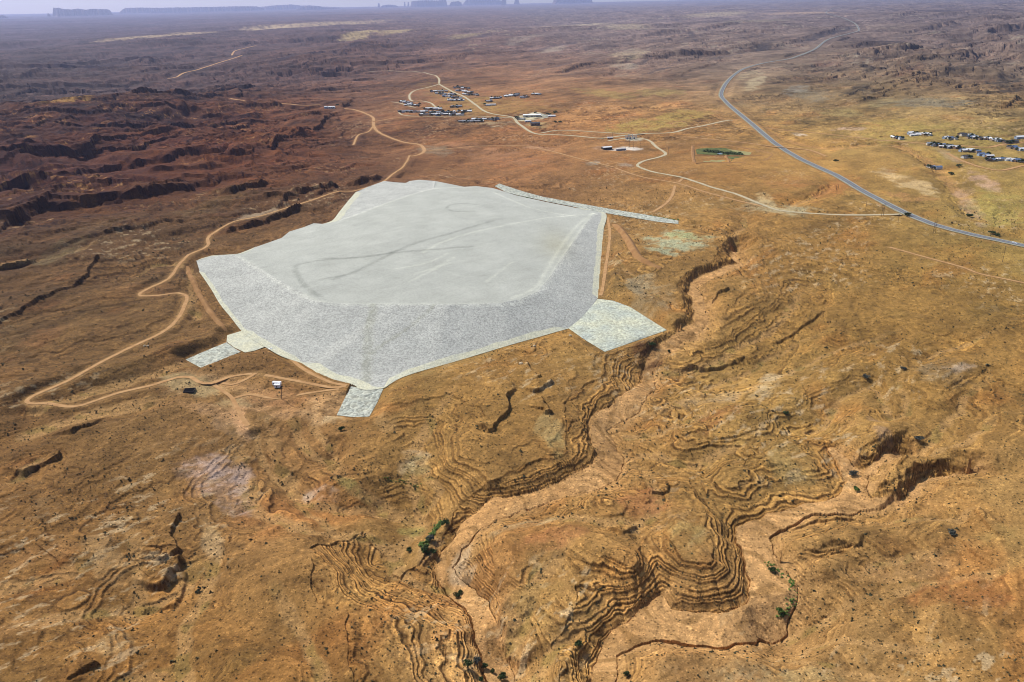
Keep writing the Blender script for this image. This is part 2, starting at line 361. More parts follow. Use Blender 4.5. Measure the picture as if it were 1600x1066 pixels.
wq = np.clip(gq * np.maximum(1.7, cell * .9), 0.02, 0.28); edge = 1 - wq
tf = np.where(fr < edge, 0.30 * fr / edge, 0.30 + 0.70 * (fr - edge) / wq)
Z = E + (tf - fr) * step * hard * 0.95
Z = np.where(FLOOR > 0.5, E, Z)
BEDF = fr; BEDN = fl

# scarps: single cliffs, high on the left hand of the direction of travel
CLIFF = np.zeros_like(X)
def scarp(pts, h, back, foot=3.0, z=0, ragged=4.0, hi='L'):
    pw = [tuple(p) for p in line_w(pts, z)]
    if hi == 'R': pw = pw[::-1]
    L = sum(math.dist(pw[i], pw[i + 1]) for i in range(len(pw) - 1))
    pw = [tuple(p) for p in smooth_line(pw, max(8, L / 60))]
    big = h > 12
    if big: h = h * 0.42; foot = max(3.0, h * 0.5) if h < 17 and z > 10 else h * .8; ragged = max(ragged, back * 0.06)
    I = region(pw, back * 2.2)
    x, y = X[I], Y[I]; c = cell[I]
    jx = x + ragged * fbm(x / (ragged * 6), y / (ragged * 6), 3, 61); jy = y + ragged * fbm(x / (ragged * 6) + 5, y / (ragged * 6), 3, 64)
    d, s, pr = seg_dist(jx, jy, pw, side=True, par=True)
    t = pr / (len(pw) - 1)
    fade = sm(0, 0.12, t) * sm(1, 0.88, t)
    endk = (t <= 0) | (t >= 1)
    hv = np.clip(0.95 + 0.5 * fbm(x / (back * 1.3) + 3, y / (back * 1.3), 3, 67), 0.15, 1.5)
    dd = d + foot * 0.25 * fbm(x / (foot * 1.5), y / (foot * 1.5), 3, 69)
    low = np.where(dd < foot * .5, 1 - 0.7 * sm(0, foot * .5, dd), 0.30 * sm(foot * 4.0, foot * .5, dd)) if big else sm(foot, 0, dd)
    f = np.where(s > 0, np.exp(-(d / back) ** 2), low) * hv
    Z[I] += np.where(endk, 0, h * fade * f)
    CLIFF[I] = np.maximum(CLIFF[I], np.where(endk, 0, fade * sm(foot * 1.6 + 1, 0, d)) * (s < 0))
# (pts run so that the high side is on the left; a line going from lower left to upper right has its upper-left side high)
scarp([(737,656),(760,664),(767,666),(785,650),(796,636),(790,622),(800,610),(812,606)], 4, 24, 1.5, ragged=2.5)
scarp([(830,613),(846,607),(864,594)], 3.5, 20, 1.5, ragged=2.5)
scarp([(845,642),(858,642),(852,630),(845,618)], 3, 14, 1.5, ragged=2.5)
scarp([(820,565),(832,583),(846,592)], 3, 14, hi='R')
scarp([(34,740),(60,724),(90,714),(90,700)], 4.5, 20, 1.5, ragged=2.5)
scarp([(108,686),(128,671),(142,671)], 4, 14, 2)
scarp([(236,858),(256,858),(276,842),(262,822),(277,800),(277,787)], 3.5, 13, 1.5, ragged=2)
scarp([(240,900),(262,880),(272,860),(276,850)], 5, 16)
scarp([(262,926),(276,900),(284,870)], 3, 16)
scarp([(100,1050),(124,1038),(146,1025)], 3, 12, 2)
scarp([(-20,538),(0,528),(39,508),(79,486),(113,470),(137,455),(150,441),(163,428),(180,423)], 15, 60, 5)
scarp([(0,446),(40,440),(63,432)], 7, 30)
scarp([(-20,268),(0,264),(38,253),(75,246),(125,237),(175,224),(212,214),(275,204),(295,201)], 34, 160, 14, z=20)
scarp([(-20,380),(0,371),(25,346),(62,328),(112,303),(162,297),(200,298),(250,289)], 28, 110, 9, z=20)
scarp([(288,252),(325,245),(390,234),(450,210),(505,180),(550,148)], 30, 140, 12, z=20)
scarp([(70,287),(85,284),(127,281)], 18, 80, 8, z=20)
scarp([(230,268),(300,260),(340,252)], 16, 80, 8, z=20)
scarp([(160,258),(182,258)], 14, 60, 8, z=20)
scarp([(356,312),(395,298),(420,286)], 12, 40, 5, z=22)
scarp([(345,362),(405,348),(452,331),(480,322)], 9, 30, 4, z=22)
scarp([(465,308),(500,298),(530,290)], 9, 36, 4, z=22)
scarp([(554,288),(590,276),(617,264)], 9, 30, 4, z=22)
scarp([(410,316),(435,313),(450,316)], 6, 26, 4, z=22)
scarp([(85,95),(120,90),(175,81)], 34, 500, 60, z=10)
scarp([(0,124),(60,110),(110,103),(185,95)], 44, 500, 70, z=10)
scarp([(220,91),(265,84),(305,80)], 34, 400, 60, z=10)
scarp([(400,103),(460,96),(520,86),(580,74),(612,62)], 40, 500, 60, z=10)
scarp([(110,165),(140,163)], 14, 120, 30, z=10)
scarp([(0,250),(20,248)], 14, 80, 20, z=20)
scarp([(1200,76),(1240,64),(1290,53),(1322,44)], 46, 700, 60, z=10)
scarp([(1385,32),(1430,27),(1480,25),(1540,27)], 50, 900, 80, z=10)
scarp([(1280,75),(1330,73),(1350,68),(1390,68),(1440,68)], 50, 400, 40, z=10)
scarp([(1420,106),(1460,98),(1520,84),(1540,80),(1600,70),(1640,64)], 46, 300, 30, z=10)
scarp([(1320,152),(1350,140),(1375,132)], 18, 120, 20, z=5)
scarp([(1335,162),(1370,152),(1405,136),(1450,128),(1480,118)], 20, 160, 20, z=5)
scarp([(1512,146),(1540,148),(1590,146),(1620,140)], 22, 120, 14, z=5)
scarp([(1570,175),(1590,160),(1620,150)], 20, 120, 14, z=5)
scarp([(1040,98),(1060,93),(1090,86),(1100,70)], 24, 300, 40, z=5)
scarp([(1062,120),(1085,108),(1130,98)], 16, 200, 30, z=5)
scarp([(860,112),(890,106),(930,98)], 12, 160, 20, z=5)
scarp([(940,120),(960,108),(1000,100)], 14, 160, 20, z=5)
scarp([(1060,556),(1110,552),(1140,545),(1167,535)], 3.5, 20, 2)
scarp([(1372,775),(1392,762),(1412,742),(1440,717),(1482,712),(1512,719),(1550,728),(1578,738)], 3.8, 24, 5, z=-1, ragged=2.5)
scarp([(1318,722),(1334,710),(1352,703),(1374,692),(1392,677),(1414,672),(1442,688)], 3.0, 20, 5, z=-1, ragged=2.5)
scarp([(1366,758),(1392,752),(1420,735),(1434,722)], 2.2, 14, 3, z=-4, ragged=2.5)
scarp([(1232,822),(1262,812),(1300,806),(1336,800)], 2.5, 14, 2, z=-8, ragged=2)
scarp([(1262,858),(1285,846),(1318,842),(1340,850)], 2.5, 16, 4, z=-4, ragged=2)
scarp([(1110,470),(1125,461),(1140,454)], 3, 16, 2)
scarp([(1200,515),(1245,500),(1290,472)], 3, 30)
scarp([(1010,735),(1014,752),(1030,757),(1043,752),(1046,735)], 2.5, 11, 1.5, ragged=2)
scarp([(965,830),(985,814),(998,806)], 3, 14)
scarp([(775,905),(788,930),(795,960),(808,1000)], 6, 14, hi='L')
scarp([(1060,340+16),(1100,358),(1145,372)], 3, 14, hi='L')

# fine roughness
fine = 0.9 * fbm(X / 14, Y / 14, 4, 70) * sm(1.0, 3, 14 / cell)
Z += fine * (0.45 + 0.06 * np.clip(AMP, 0, 20)) * np.where(FLOOR > 0.5, 0.35, 1)
# rill erosion on the badland slopes to the left
bad = sm(12, 26, AMP) * sm(4200, 2600, RR)
rw_ = 46.0
rid = 1 - np.abs(perlin((a_ + wx * .6) / (rw_ * 1.2), (b_ + wy) / (rw_ * 2.4), 77)) * 2
Z += bad * rid * 4.5 * sm(1.2, 3, rw_ / cell)
rl = (1 - np.abs(perlin((a_ + wx) / 17, (b_ + wy) / 17, 71)) * 2) + .5 * (1 - np.abs(perlin((a_ + wx) / 8, (b_ + wy) / 8, 73)) * 2)
Z -= rl * 0.75 * sm(1, 2.5, 17 / cell) * (0.25 + 0.9 * CANY * (FLOOR < .5) * (1 - SAND) * (1 - EB) + 0.8 * bad)
rid2 = 1 - np.abs(perlin((a_ + wx * 1.2) / 170, (b_ + wy * 1.2) / 300, 75)) * 2
Z += bad * rid2 * 11 * sm(1.2, 3, 120 / cell)
Z -= 6 * sm(9000, 20000, RR)
# distant country keeps its own broad swells
Z += sm(7000, 14000, RR) * sm(-0.1, 0.45, AZ) * 60 * sm(0.1, 0.6, AZ)

# ------------------------------------------------------------------ the rock covered cell: outline and crest in photo pixels with heights
OUT = [(307,408,19,6),(330,400,20,6),(372,397,21,6),(400,386,21,6),(440,372,21,6),(452,362,21,6),(475,355,21,6),(490,349,21,6),(505,350,21,6),(520,345,21,8),(532,330,21,8),(545,314,21,8),(557,300,21,10),(575,292,21,12),(600,283,20,14),(618,285,19,14),
 (634,286,18,14),(640,283,18,14),(655,281,18,14),(680,283,17,14),(700,287,16,14),(725,292,15,14),(745,291,14,14),(770,294,13,10),(790,300,12,10),(805,305,11,10),(850,315,8,8),(900,325,4,8),(944,332,1,8),
 (942,360,0,8),(940,390,-1,8),(937,430,-2,8),(934,466,-3,8),(925,478,-3,8),(905,500,-4,8),(888,513,-4,10),(850,524,-5,14),(800,538,-6,14),(740,556,-7,14),(680,573,-7,14),(640,585,-8,12),(618,594,-8,10),(600,606,-8,8),(572,609,-8,8),(548,601,-8,8),
 (520,593,-7,8),(495,582,-6,8),(472,567,-5,8),(440,556,-3,8),(414,541,-2,8),(395,530,-1,8),(378,516,0,8),(362,496,3,8),(345,475,7,8),(330,450,12,8),(312,424,17,6)]
CREST = [(367,398,23),(400,415,23),(440,440,21.5),(470,456,20.5),(485,466,20),(503,472,19.5),(550,475,19),(620,475.5,18.5),(700,475.5,18),(780,474,17),(812,468,16),(840,455,15),(857,436,14.5),(872,412,13),(890,386,11),(908,360,8),(927,334,4)]
BACK = [(530,346,24),(567,332,24),(605,317,24),(640,305,23),(677,296,22)]
MID = [(560,420,25),(600,380,26),(700,420,23),(640,350,26),(720,350,23),(800,400,18),(500,400,25),(450,390,24.5),(780,340,17),(850,350,12),(820,430,16.5),(620,450,20.5),(740,450,18.8),(500,440,22),(740,310,19)]
cell_pts = [(*P(u, v, z), z) for u, v, z, _ in OUT]
cell_L = [o[3] for o in OUT]
no = len(cell_pts)
crest_w = [(*P(u, v, z), z) for u, v, z in CREST]
back_w = [(*P(u, v, z), z) for u, v, z in BACK]
mid_w = [(*P(u, v, z), z) for u, v, z in MID]
allp = cell_pts + crest_w + back_w + mid_w
edges = [(i, (i + 1) % no) for i in range(no)] + [(no + i, no + i + 1) for i in range(len(crest_w) - 1)] + [(no + len(crest_w) + i, no + len(crest_w) + i + 1) for i in range(len(back_w) - 1)]
v2, e2, f2, ov, oe, of = delaunay_2d_cdt([Vector(p[:2]) for p in allp], edges, [], 0, 0.01)
cz = np.array([allp[o[0]][2] for o in ov]); cxy = np.array([[v.x, v.y] for v in v2])
def cell_z(x, y):
    out = np.full(x.shape, np.nan)
    for t in f2:
        (x0, y0), (x1, y1), (x2, y2) = cxy[t[0]], cxy[t[1]], cxy[t[2]]
        det = (y1 - y2) * (x0 - x2) + (x2 - x1) * (y0 - y2)
        if abs(det) < 1e-6: continue
        m = np.isnan(out) & (x >= min(x0, x1, x2) - 1) & (x <= max(x0, x1, x2) + 1) & (y >= min(y0, y1, y2) - 1) & (y <= max(y0, y1, y2) + 1)
        if not m.any(): continue
        xm, ym = x[m], y[m]
        l0 = ((y1 - y2) * (xm - x2) + (x2 - x1) * (ym - y2)) / det
        l1 = ((y2 - y0) * (xm - x2) + (x0 - x2) * (ym - y2)) / det
        l2 = 1 - l0 - l1
        k = (l0 > -1e-4) & (l1 > -1e-4) & (l2 > -1e-4)
        zz = np.where(k, l0 * cz[t[0]] + l1 * cz[t[1]] + l2 * cz[t[2]], np.nan)
        o = out[m]; o = np.where(np.isnan(o), zz, o); out[m] = o
    return out
outline = [p[:2] for p in cell_pts]
cell_mask = np.zeros_like(X)
def bed_under(poly3, Lb, cover=1.3, zfun=None):
    """lower the ground under a laid surface and grade it to the surface's edge"""
    poly = [p[:2] for p in poly3]; n = len(poly)
    I = region(poly, 70)
    x, y = X[I], Y[I]
    d, pr = seg_dist(x, y, poly, closed=True, par=True)
    i0 = np.minimum(pr.astype(int), n - 1); f = pr - i0
    ez = np.array([p[2] for p in poly3]); L = np.array(Lb, float)
    e = ez[i0] * (1 - f) + ez[(i0 + 1) % n] * f
    LL = L[i0] * (1 - f) + L[(i0 + 1) % n] * f
    ins = inside(x, y, poly)
    z = Z[I]
    fl_ = np.minimum(0.04 * np.maximum(0, d - 1), 0)
    zo = e - 0.15 + (z - e + 0.15) * sm(0, 1, d / (LL * 2.2))
    if zfun is None: zi = e - cover * np.clip(d / 3, 0.15, 1)
    else:
        zc = zfun(x, y); zc = np.where(np.isnan(zc), e, zc); zi = zc - 0.3 - cover * np.clip(d / 4, 0, 1)
    own = cell_mask[I] > .5
    Z[I] = np.where(ins, np.where(own, np.minimum(z, zi), zi), np.where(own, z, zo))
    cell_mask[I] = np.maximum(cell_mask[I], ins)
# apron fields: outline px with z (lying on the ground beside the toe)
AP_R = [(888,513,-4),(905,500,-4),(925,478,-3),(934,467,-3),(958,470,-3),(985,480,-4),(1010,496,-5),(1042,516,-7),(945,550,-8),(912,530,-6)]
AP_B = [(548,603,-8.3),(572,610,-8.3),(599,607,-8.3),(590,628,-10),(577,651,-12),(552,652,-12.5),(526,649,-12),(537,626,-10)]
AP_L1 = [(378,517,-.3),(396,531,-1.3),(414,542,-2.3),(398,548,-2.5),(383,551,-3),(366,543,-3),(354,534,-3),(355,524,-2)]
AP_L2 = [(354,535,-3.2),(366,544,-3.2),(376,550,-3.2),(346,562,-4),(316,576,-5),(303,569,-5),(290,562,-5),(322,548,-4)]
CHAN = [(773,291,13),(780,287,13.5),(795,292,12),(820,300,10),(850,308,8),(900,317,5),(950,326,2),(1000,334,1),(1034,340,0),(1060,345,0),(1060,350,0),(1030,347,0),(1000,342,.5),(946,333,1.2),(900,324,4),(850,314,8),(806,304.5,11),(790,300,12)]
APR = {}
for nm, pts in (('right', AP_R), ('bottom', AP_B), ('near_left', AP_L1), ('far_left', AP_L2), ('channel', CHAN)):
    APR[nm] = [(*P(u, v, z), z) for u, v, z in pts]
bed_under(cell_pts, cell_L, 2.5, cell_z)
for nm in APR: bed_under(APR[nm], [7] * len(APR[nm]), 2.4)

# ------------------------------------------------------------------ height look-up
def height(x, y):
    x = np.atleast_1d(np.asarray(x, float)); y = np.atleast_1d(np.asarray(y, float))
    a = np.arctan2(x, y); r = np.hypot(x, y)
    i = np.clip(np.searchsorted(az, a, side='right') - 1, 0, na - 2)
    j = np.clip(np.searchsorted(rad, r, side='right') - 1, 0, nd - 2)
    fa = np.clip((a - az[i]) / (az[i + 1] - az[i]), 0, 1); fr_ = np.clip((r - rad[j]) / (rad[j + 1] - rad[j]), 0, 1)
    return (Z[j, i] * (1 - fa) + Z[j, i + 1] * fa) * (1 - fr_) + (Z[j + 1, i] * (1 - fa) + Z[j + 1, i + 1] * fa) * fr_
def onground(u, v, z0=0.0):
    """where the line of sight through u, v meets the ground"""
    z = z0
    for k in range(10):
        x, y = P(u, v, z); zn = float(height(x, y)[0]); z = z * 0.45 + zn * 0.55
    x, y = P(u, v, z)
    return x, y, float(height(x, y)[0])

# ------------------------------------------------------------------ roads: alignments, graded into the ground
ROADS = [
 ("dirt_road", "D", 4.2, [(640,243),(636,252),(628,262),(617,274),(595,284),(575,292),(550,299),(530,302),(492,313),(450,321),(405,337),(367,347),(337,362),(324,372),(326,381),(317,388),(295,401),(288,408),(281,418),(263,434),(236,446),(219,456),(222,462),(247,461),(262,459),(278,456),(292,463),(289,479),(276,502),(252,523),(210,543),(158,565),(105,588),(66,606),(46,618),(42,628),(54,636),(80,638),(105,639),(131,635),(184,615),(236,598),(276,588),(299,588),(310,595),(330,598),(355,590),(375,585),(400,584),(430,589),(480,599),(517,606),(540,606)],
  "sandy dirt road looping round the left end of the rock covered cell and past the trailers"),
 ("dirt_road", "D", 8.0, [(524,167),(550,172),(570,177),(583,185),(584,196),(592,207),(610,216),(635,223),(655,228),(663,235),(654,241),(640,243)],
  "wide dirt road from the hilltop tanks down to the back of the cell"),
 ("dirt_road", "D", 6.0, [(590,190),(625,184),(660,181)], "short dirt road joining the hilltop road to the houses"),
 ("perimeter_track", "D", 4.0, [(542,603),(517,598),(492,587),(470,573),(455,562),(430,549),(414,543)], "narrow dirt track along the toe of the cell behind the trailers"),
 ("perimeter_track", "D", 4.0, [(949,340),(953,365),(950,395),(946,420),(942,448),(938,463)], "narrow dirt track along the right edge of the cell"),
 ("access_road", "G", 7.0, [(950,221),(965,218),(984,216),(1004,217),(1016,221),(1026,230),(1040,240),(1030,246),(1006,252),(996,258),(1000,262),(1020,268),(1050,274),(1068,278),(1090,285),(1112,293),(1147,303),(1182,317),(1200,323),(1217,328),(1252,332),(1305,335),(1340,336),(1381,336),(1408,335)], "pale gravel road winding from the lattice yard to the highway"),
 ("village_road", "G", 9.0, [(686,131),(697,139),(720,150),(742,163),(763,176),(799,183),(808,191),(820,199),(832,207),(845,210),(864,212),(900,215),(940,217),(970,213),(1010,209),(1050,206),(1075,200),(1100,196),(1140,190),(1168,190)], "paved road running through the village and on to the highway"),
 ("village_road", "G", 8.0, [(686,131),(686,124),(680,118),(672,115),(656,113),(630,110),(600,108),(575,110)], "pale track leading off above the village"),
 ("village_road", "G", 8.0, [(686,131),(670,136),(650,142),(641,147),(640,154),(645,158),(658,158),(672,160),(681,167),(692,171)], "curved pale road round the upper left of the village"),
 ("village_road", "G", 7.0, [(845,208),(870,203),(900,205),(930,207),(960,209),(1000,210)], "thin road below the schoolyard running right"),
 ("village_street", "G", 7.0, [(611,160),(624,161),(640,166),(650,168)], "short street at the left edge of the village"),
 ("village_street", "G", 6.0, [(622,174),(632,180),(680,181),(735,182),(799,184)], "street between the lower rows of houses"),
 ("valley_road", "D", 8.0, [(1380,220),(1450,225),(1500,228),(1545,231),(1565,226),(1600,221)], "dirt road between the houses at the right edge"),
 ("valley_road", "D", 7.0, [(1480,240),(1500,249),(1530,261),(1560,267),(1580,264),(1600,258)], "dirt road curving below the houses at the right edge"),
 ("desert_track", "D", 14.0, [(400,71),(382,75),(366,79),(362,85)], "pale track on the far plain at left"),
 ("desert_track", "D", 14.0, [(378,87),(360,92),(337,100),(310,107),(287,114),(276,120),(262,126)], "winding pale track descending the far left slope"),
 ("yard_track", "D", 4.0, [(330,598),(345,608),(362,622),(372,640),(380,655),(388,668)], "faint track"),
 ("yard_track", "D", 3.5, [(400,584),(380,596),(360,600),(342,596)], "faint track"),
 ("yard_track", "D", 3.5, [(362,622),(390,616),(420,622),(440,624),(470,618),(500,612),(530,608)], "faint track"),
 ("desert_track", "D", 5.0, [(660,237),(700,232),(760,228),(830,232),(900,246),(960,262)], "faint track"),
 ("desert_track", "D", 5.0, [(584,196),(575,205),(560,214),(552,226)], "faint track"),
 ("desert_track", "D", 5.0, [(1068,278),(1056,290),(1050,305),(1040,320),(1020,332)], "faint track"),
 ("desert_track", "D", 5.0, [(960,262),(1000,275),(1060,288),(1110,302),(1160,316),(1190,322)], "faint track"),
 ("desert_track", "D", 6.0, [(1068,214),(1150,222),(1200,228),(1260,234),(1290,244)], "faint track"),
 ("desert_track", "D", 6.0, [(1174,198),(1230,203),(1300,210),(1380,220)], "faint track"),
 ("desert_track", "D", 8.0, [(500,165),(470,168),(420,160),(360,152)], "faint track"),
 ("desert_track", "D", 4.0, [(1390,386),(1447,402),(1502,417),(1534,428),(1578,438),(1620,446)], "faint track across the plain below the highway"),
]
def grade(pts, width, base_z=0.0):
    w3 = []
    for (u, v) in pts:
        x, y, z = onground(u, v, base_z); w3.append((x, y, z))
    L = smooth_line(w3, max(5, 0.006 * math.hypot(w3[0][0], w3[0][1])))
    x = np.array([p[0] for p in L]); y = np.array([p[1] for p in L]); z = height(x, y)
    k = 9
    zp = np.pad(z, (k, k), mode='edge'); z = np.convolve(zp, np.ones(2 * k + 1) / (2 * k + 1), 'valid')
    I = region(list(zip(x, y)), width * 3 + 40)
    if len(I[0]):
        gx, gy, gc = X[I], Y[I], cell[I]
        pts2 = list(zip(x[::2], y[::2])) + [(x[-1], y[-1])]; z2 = np.append(z[::2], z[-1])
        d, pr = seg_dist(gx, gy, pts2, par=True)
        i0 = np.minimum(pr.astype(int), len(z2) - 2); f = pr - i0
        zz = z2[i0] * (1 - f) + z2[i0 + 1] * f
        hw = width / 2 + np.minimum(gc * 1.1, 60)
        k_ = sm(hw + width * 1.2 + 4, hw, d)
        k_ = k_ * (cell_mask[I] < 0.5)
        Z[I] = Z[I] * (1 - k_) + (zz - 0.12 - np.minimum(gc, 60) * 0.012) * k_
        ROADM[I] = np.maximum(ROADM[I], sm(width * 1.1 + 2, width * 0.5, d))
    return x, y, z
ROADM = np.zeros_like(X)
road_lines = [(nm, kd, wd, grade(pts, wd, 5 if pts[0][1] < 400 else 0), lab) for nm, kd, wd, pts, lab in ROADS]
hwy_line = grade(HWY, 17.0, 5)

# built-up pads: flatten a little
def pad(u, v, ru, rv, dz=0):
    global Z
    x, y, z = onground(u, v, 5)
    d = ((UU - u) / ru) ** 2 + ((VV - v) / rv) ** 2
    k = sm(1.5, 0.8, d) * (cell_mask < .5)
    Z[:] = Z * (1 - k) + (z + dz) * k
pad(518, 171, 18, 6); pad(1127, 240, 46, 8, -1); pad(828, 187, 28, 8); pad(435, 606, 26, 9)

# ------------------------------------------------------------------ ground colour
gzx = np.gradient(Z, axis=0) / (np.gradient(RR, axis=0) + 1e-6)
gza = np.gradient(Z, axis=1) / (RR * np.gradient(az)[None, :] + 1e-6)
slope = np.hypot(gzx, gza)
C = np.stack([CR, CG, CB], -1)
n1 = fbm((a_ + wx * .4) / 190, (b_ + wy * .4) / 95, 5, 80, 0.6)
n2 = fbm(X / 34, Y / 34, 4, 86, 0.6) * sm(1, 3, 34 / cell)
n4 = fbm(a_ / 22, b_ / 11, 4, 27, 0.7) * sm(1, 3, 16 / cell) + fbm(a_ / 90, b_ / 45, 3, 47, 0.6)
n3 = fbm((a_) / 700, b_ / 260, 4, 12, .6) * far
C = C * np.clip(1 + 0.17 * n1 + 0.09 * n2 + 0.44 * n3 + (0.15 + .15 * far) * n4, .35, 2)[..., None]
def mixc(mask, col):
    global C
    m = np.clip(mask, 0, 1)[..., None]; C = C * (1 - m) + lin(col) * m
def tint(mask, mul):
    global C
    m = np.clip(mask, 0, 1)[..., None]; C = C * (1 - m) + C * np.array(mul) * m
# bare pinkish and ochre soil in drifts
tint(sm(0.25, 0.8, fbm(a_ / 260 + 5, b_ / 120, 4, 90, .6)) * 0.5, (1.22, 1.12, 1.05))
tint(sm(0.3, 0.9, fbm(a_ / 180 + 50, b_ / 90, 4, 94, .6)) * 0.5, (1.12, 0.88, 0.78))
tint(sm(0.3, 0.9, fbm(a_ / 220 + 90, b_ / 120, 4, 15, .6)) * 0.5, (0.84, 0.92, 0.95))
# rock beds: a pale lip on every ledge, a darker face below it
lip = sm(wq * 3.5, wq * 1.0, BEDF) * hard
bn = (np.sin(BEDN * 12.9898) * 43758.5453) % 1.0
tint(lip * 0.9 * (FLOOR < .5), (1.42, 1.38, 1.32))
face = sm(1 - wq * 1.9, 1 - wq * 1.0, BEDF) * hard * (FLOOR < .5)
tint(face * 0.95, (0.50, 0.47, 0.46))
vall = np.clip(CANY + VAL, 0, 1) * (FLOOR < .5) * (1 - SAND)
tint(vall * sm(.45, 1, bn) * .9, (0.74, 0.70, 0.66)); tint(vall * sm(.4, 0, bn) * .9, (1.18, 1.16, 1.12))
band_ = np.sin(2 * np.pi * (Ew / 1.05) + 1.5 * n4)
tint((FLOOR < .5) * hard * sm(0.55, 1, band_) * sm(1600, 1000, RR) * (1 + .3 * CANY), (1.30, 1.27, 1.2))
tint((FLOOR < .5) * hard * sm(-.6, -1, band_) * sm(1600, 1000, RR), (0.70, 0.66, 0.63))
tint((FLOOR < .5) * hard * sm(.5, 1, bn) * far * .8, (1.3, 1.28, 1.22)); tint((FLOOR < .5) * hard * sm(.45, .0, bn) * far * .8, (.72, .70, .70))
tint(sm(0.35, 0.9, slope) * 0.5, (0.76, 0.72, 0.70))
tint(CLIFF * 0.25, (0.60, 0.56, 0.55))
# sand in the washes, with braided paler threads
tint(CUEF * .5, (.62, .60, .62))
mixc(FLOOR * 0.85, (206, 154, 102))
mixc(np.clip(SAND * (0.75 + 0.6 * n4) * .85, 0, .85), (196, 146, 96))
flow = fbm((X + Y * .5) / 12 + fbm(X / 60, Y / 60, 2, 21) * 5, (Y - X * .5) / 60, 4, 29, .65)
tint(FLOOR * sm(.0, .7, flow), (1.2, 1.18, 1.16)); tint(FLOOR * sm(.0, -.7, flow), (.72, .70, .64))
op = sm(.35, .75, fbm(a_ / 26, b_ / 9, 4, 19, .7)) * sm(.0, .5, fbm(a_ / 240, b_ / 150, 3, 18)) * sm(.7, 2, 14 / cell)
mixc(op * .5, (212, 178, 138))
op = sm(.4, .8, fbm(a_ / 300 + 7, b_ / 80, 4, 14, .7)) * sm(-.1, .5, fbm(a_ / 1500, b_ / 900, 3, 16)) * far * sm(9, 16, AMP)
mixc(op * .55 * (X > -300), (186, 170, 140))
br = np.abs(fbm(X / 30, Y / 46, 3, 97))
tint(FLOOR * sm(0.16, 0.03, br) * 0.6, (1.18, 1.15, 1.12))
tint(FLOOR * sm(0.05, 0.5, fbm(X / 60, Y / 60, 3, 99)) * 0.6, (0.80, 0.76, 0.70))
mixc(GUL * 0.55, (188, 142, 92))
tint(GUL * sm(0.1, 0.5, fbm(X / 20, Y / 20, 2, 98)), (0.75, 0.82, 0.7))
mixc(ROADM * 0.55 * (RR < 5000), (176, 132, 84))
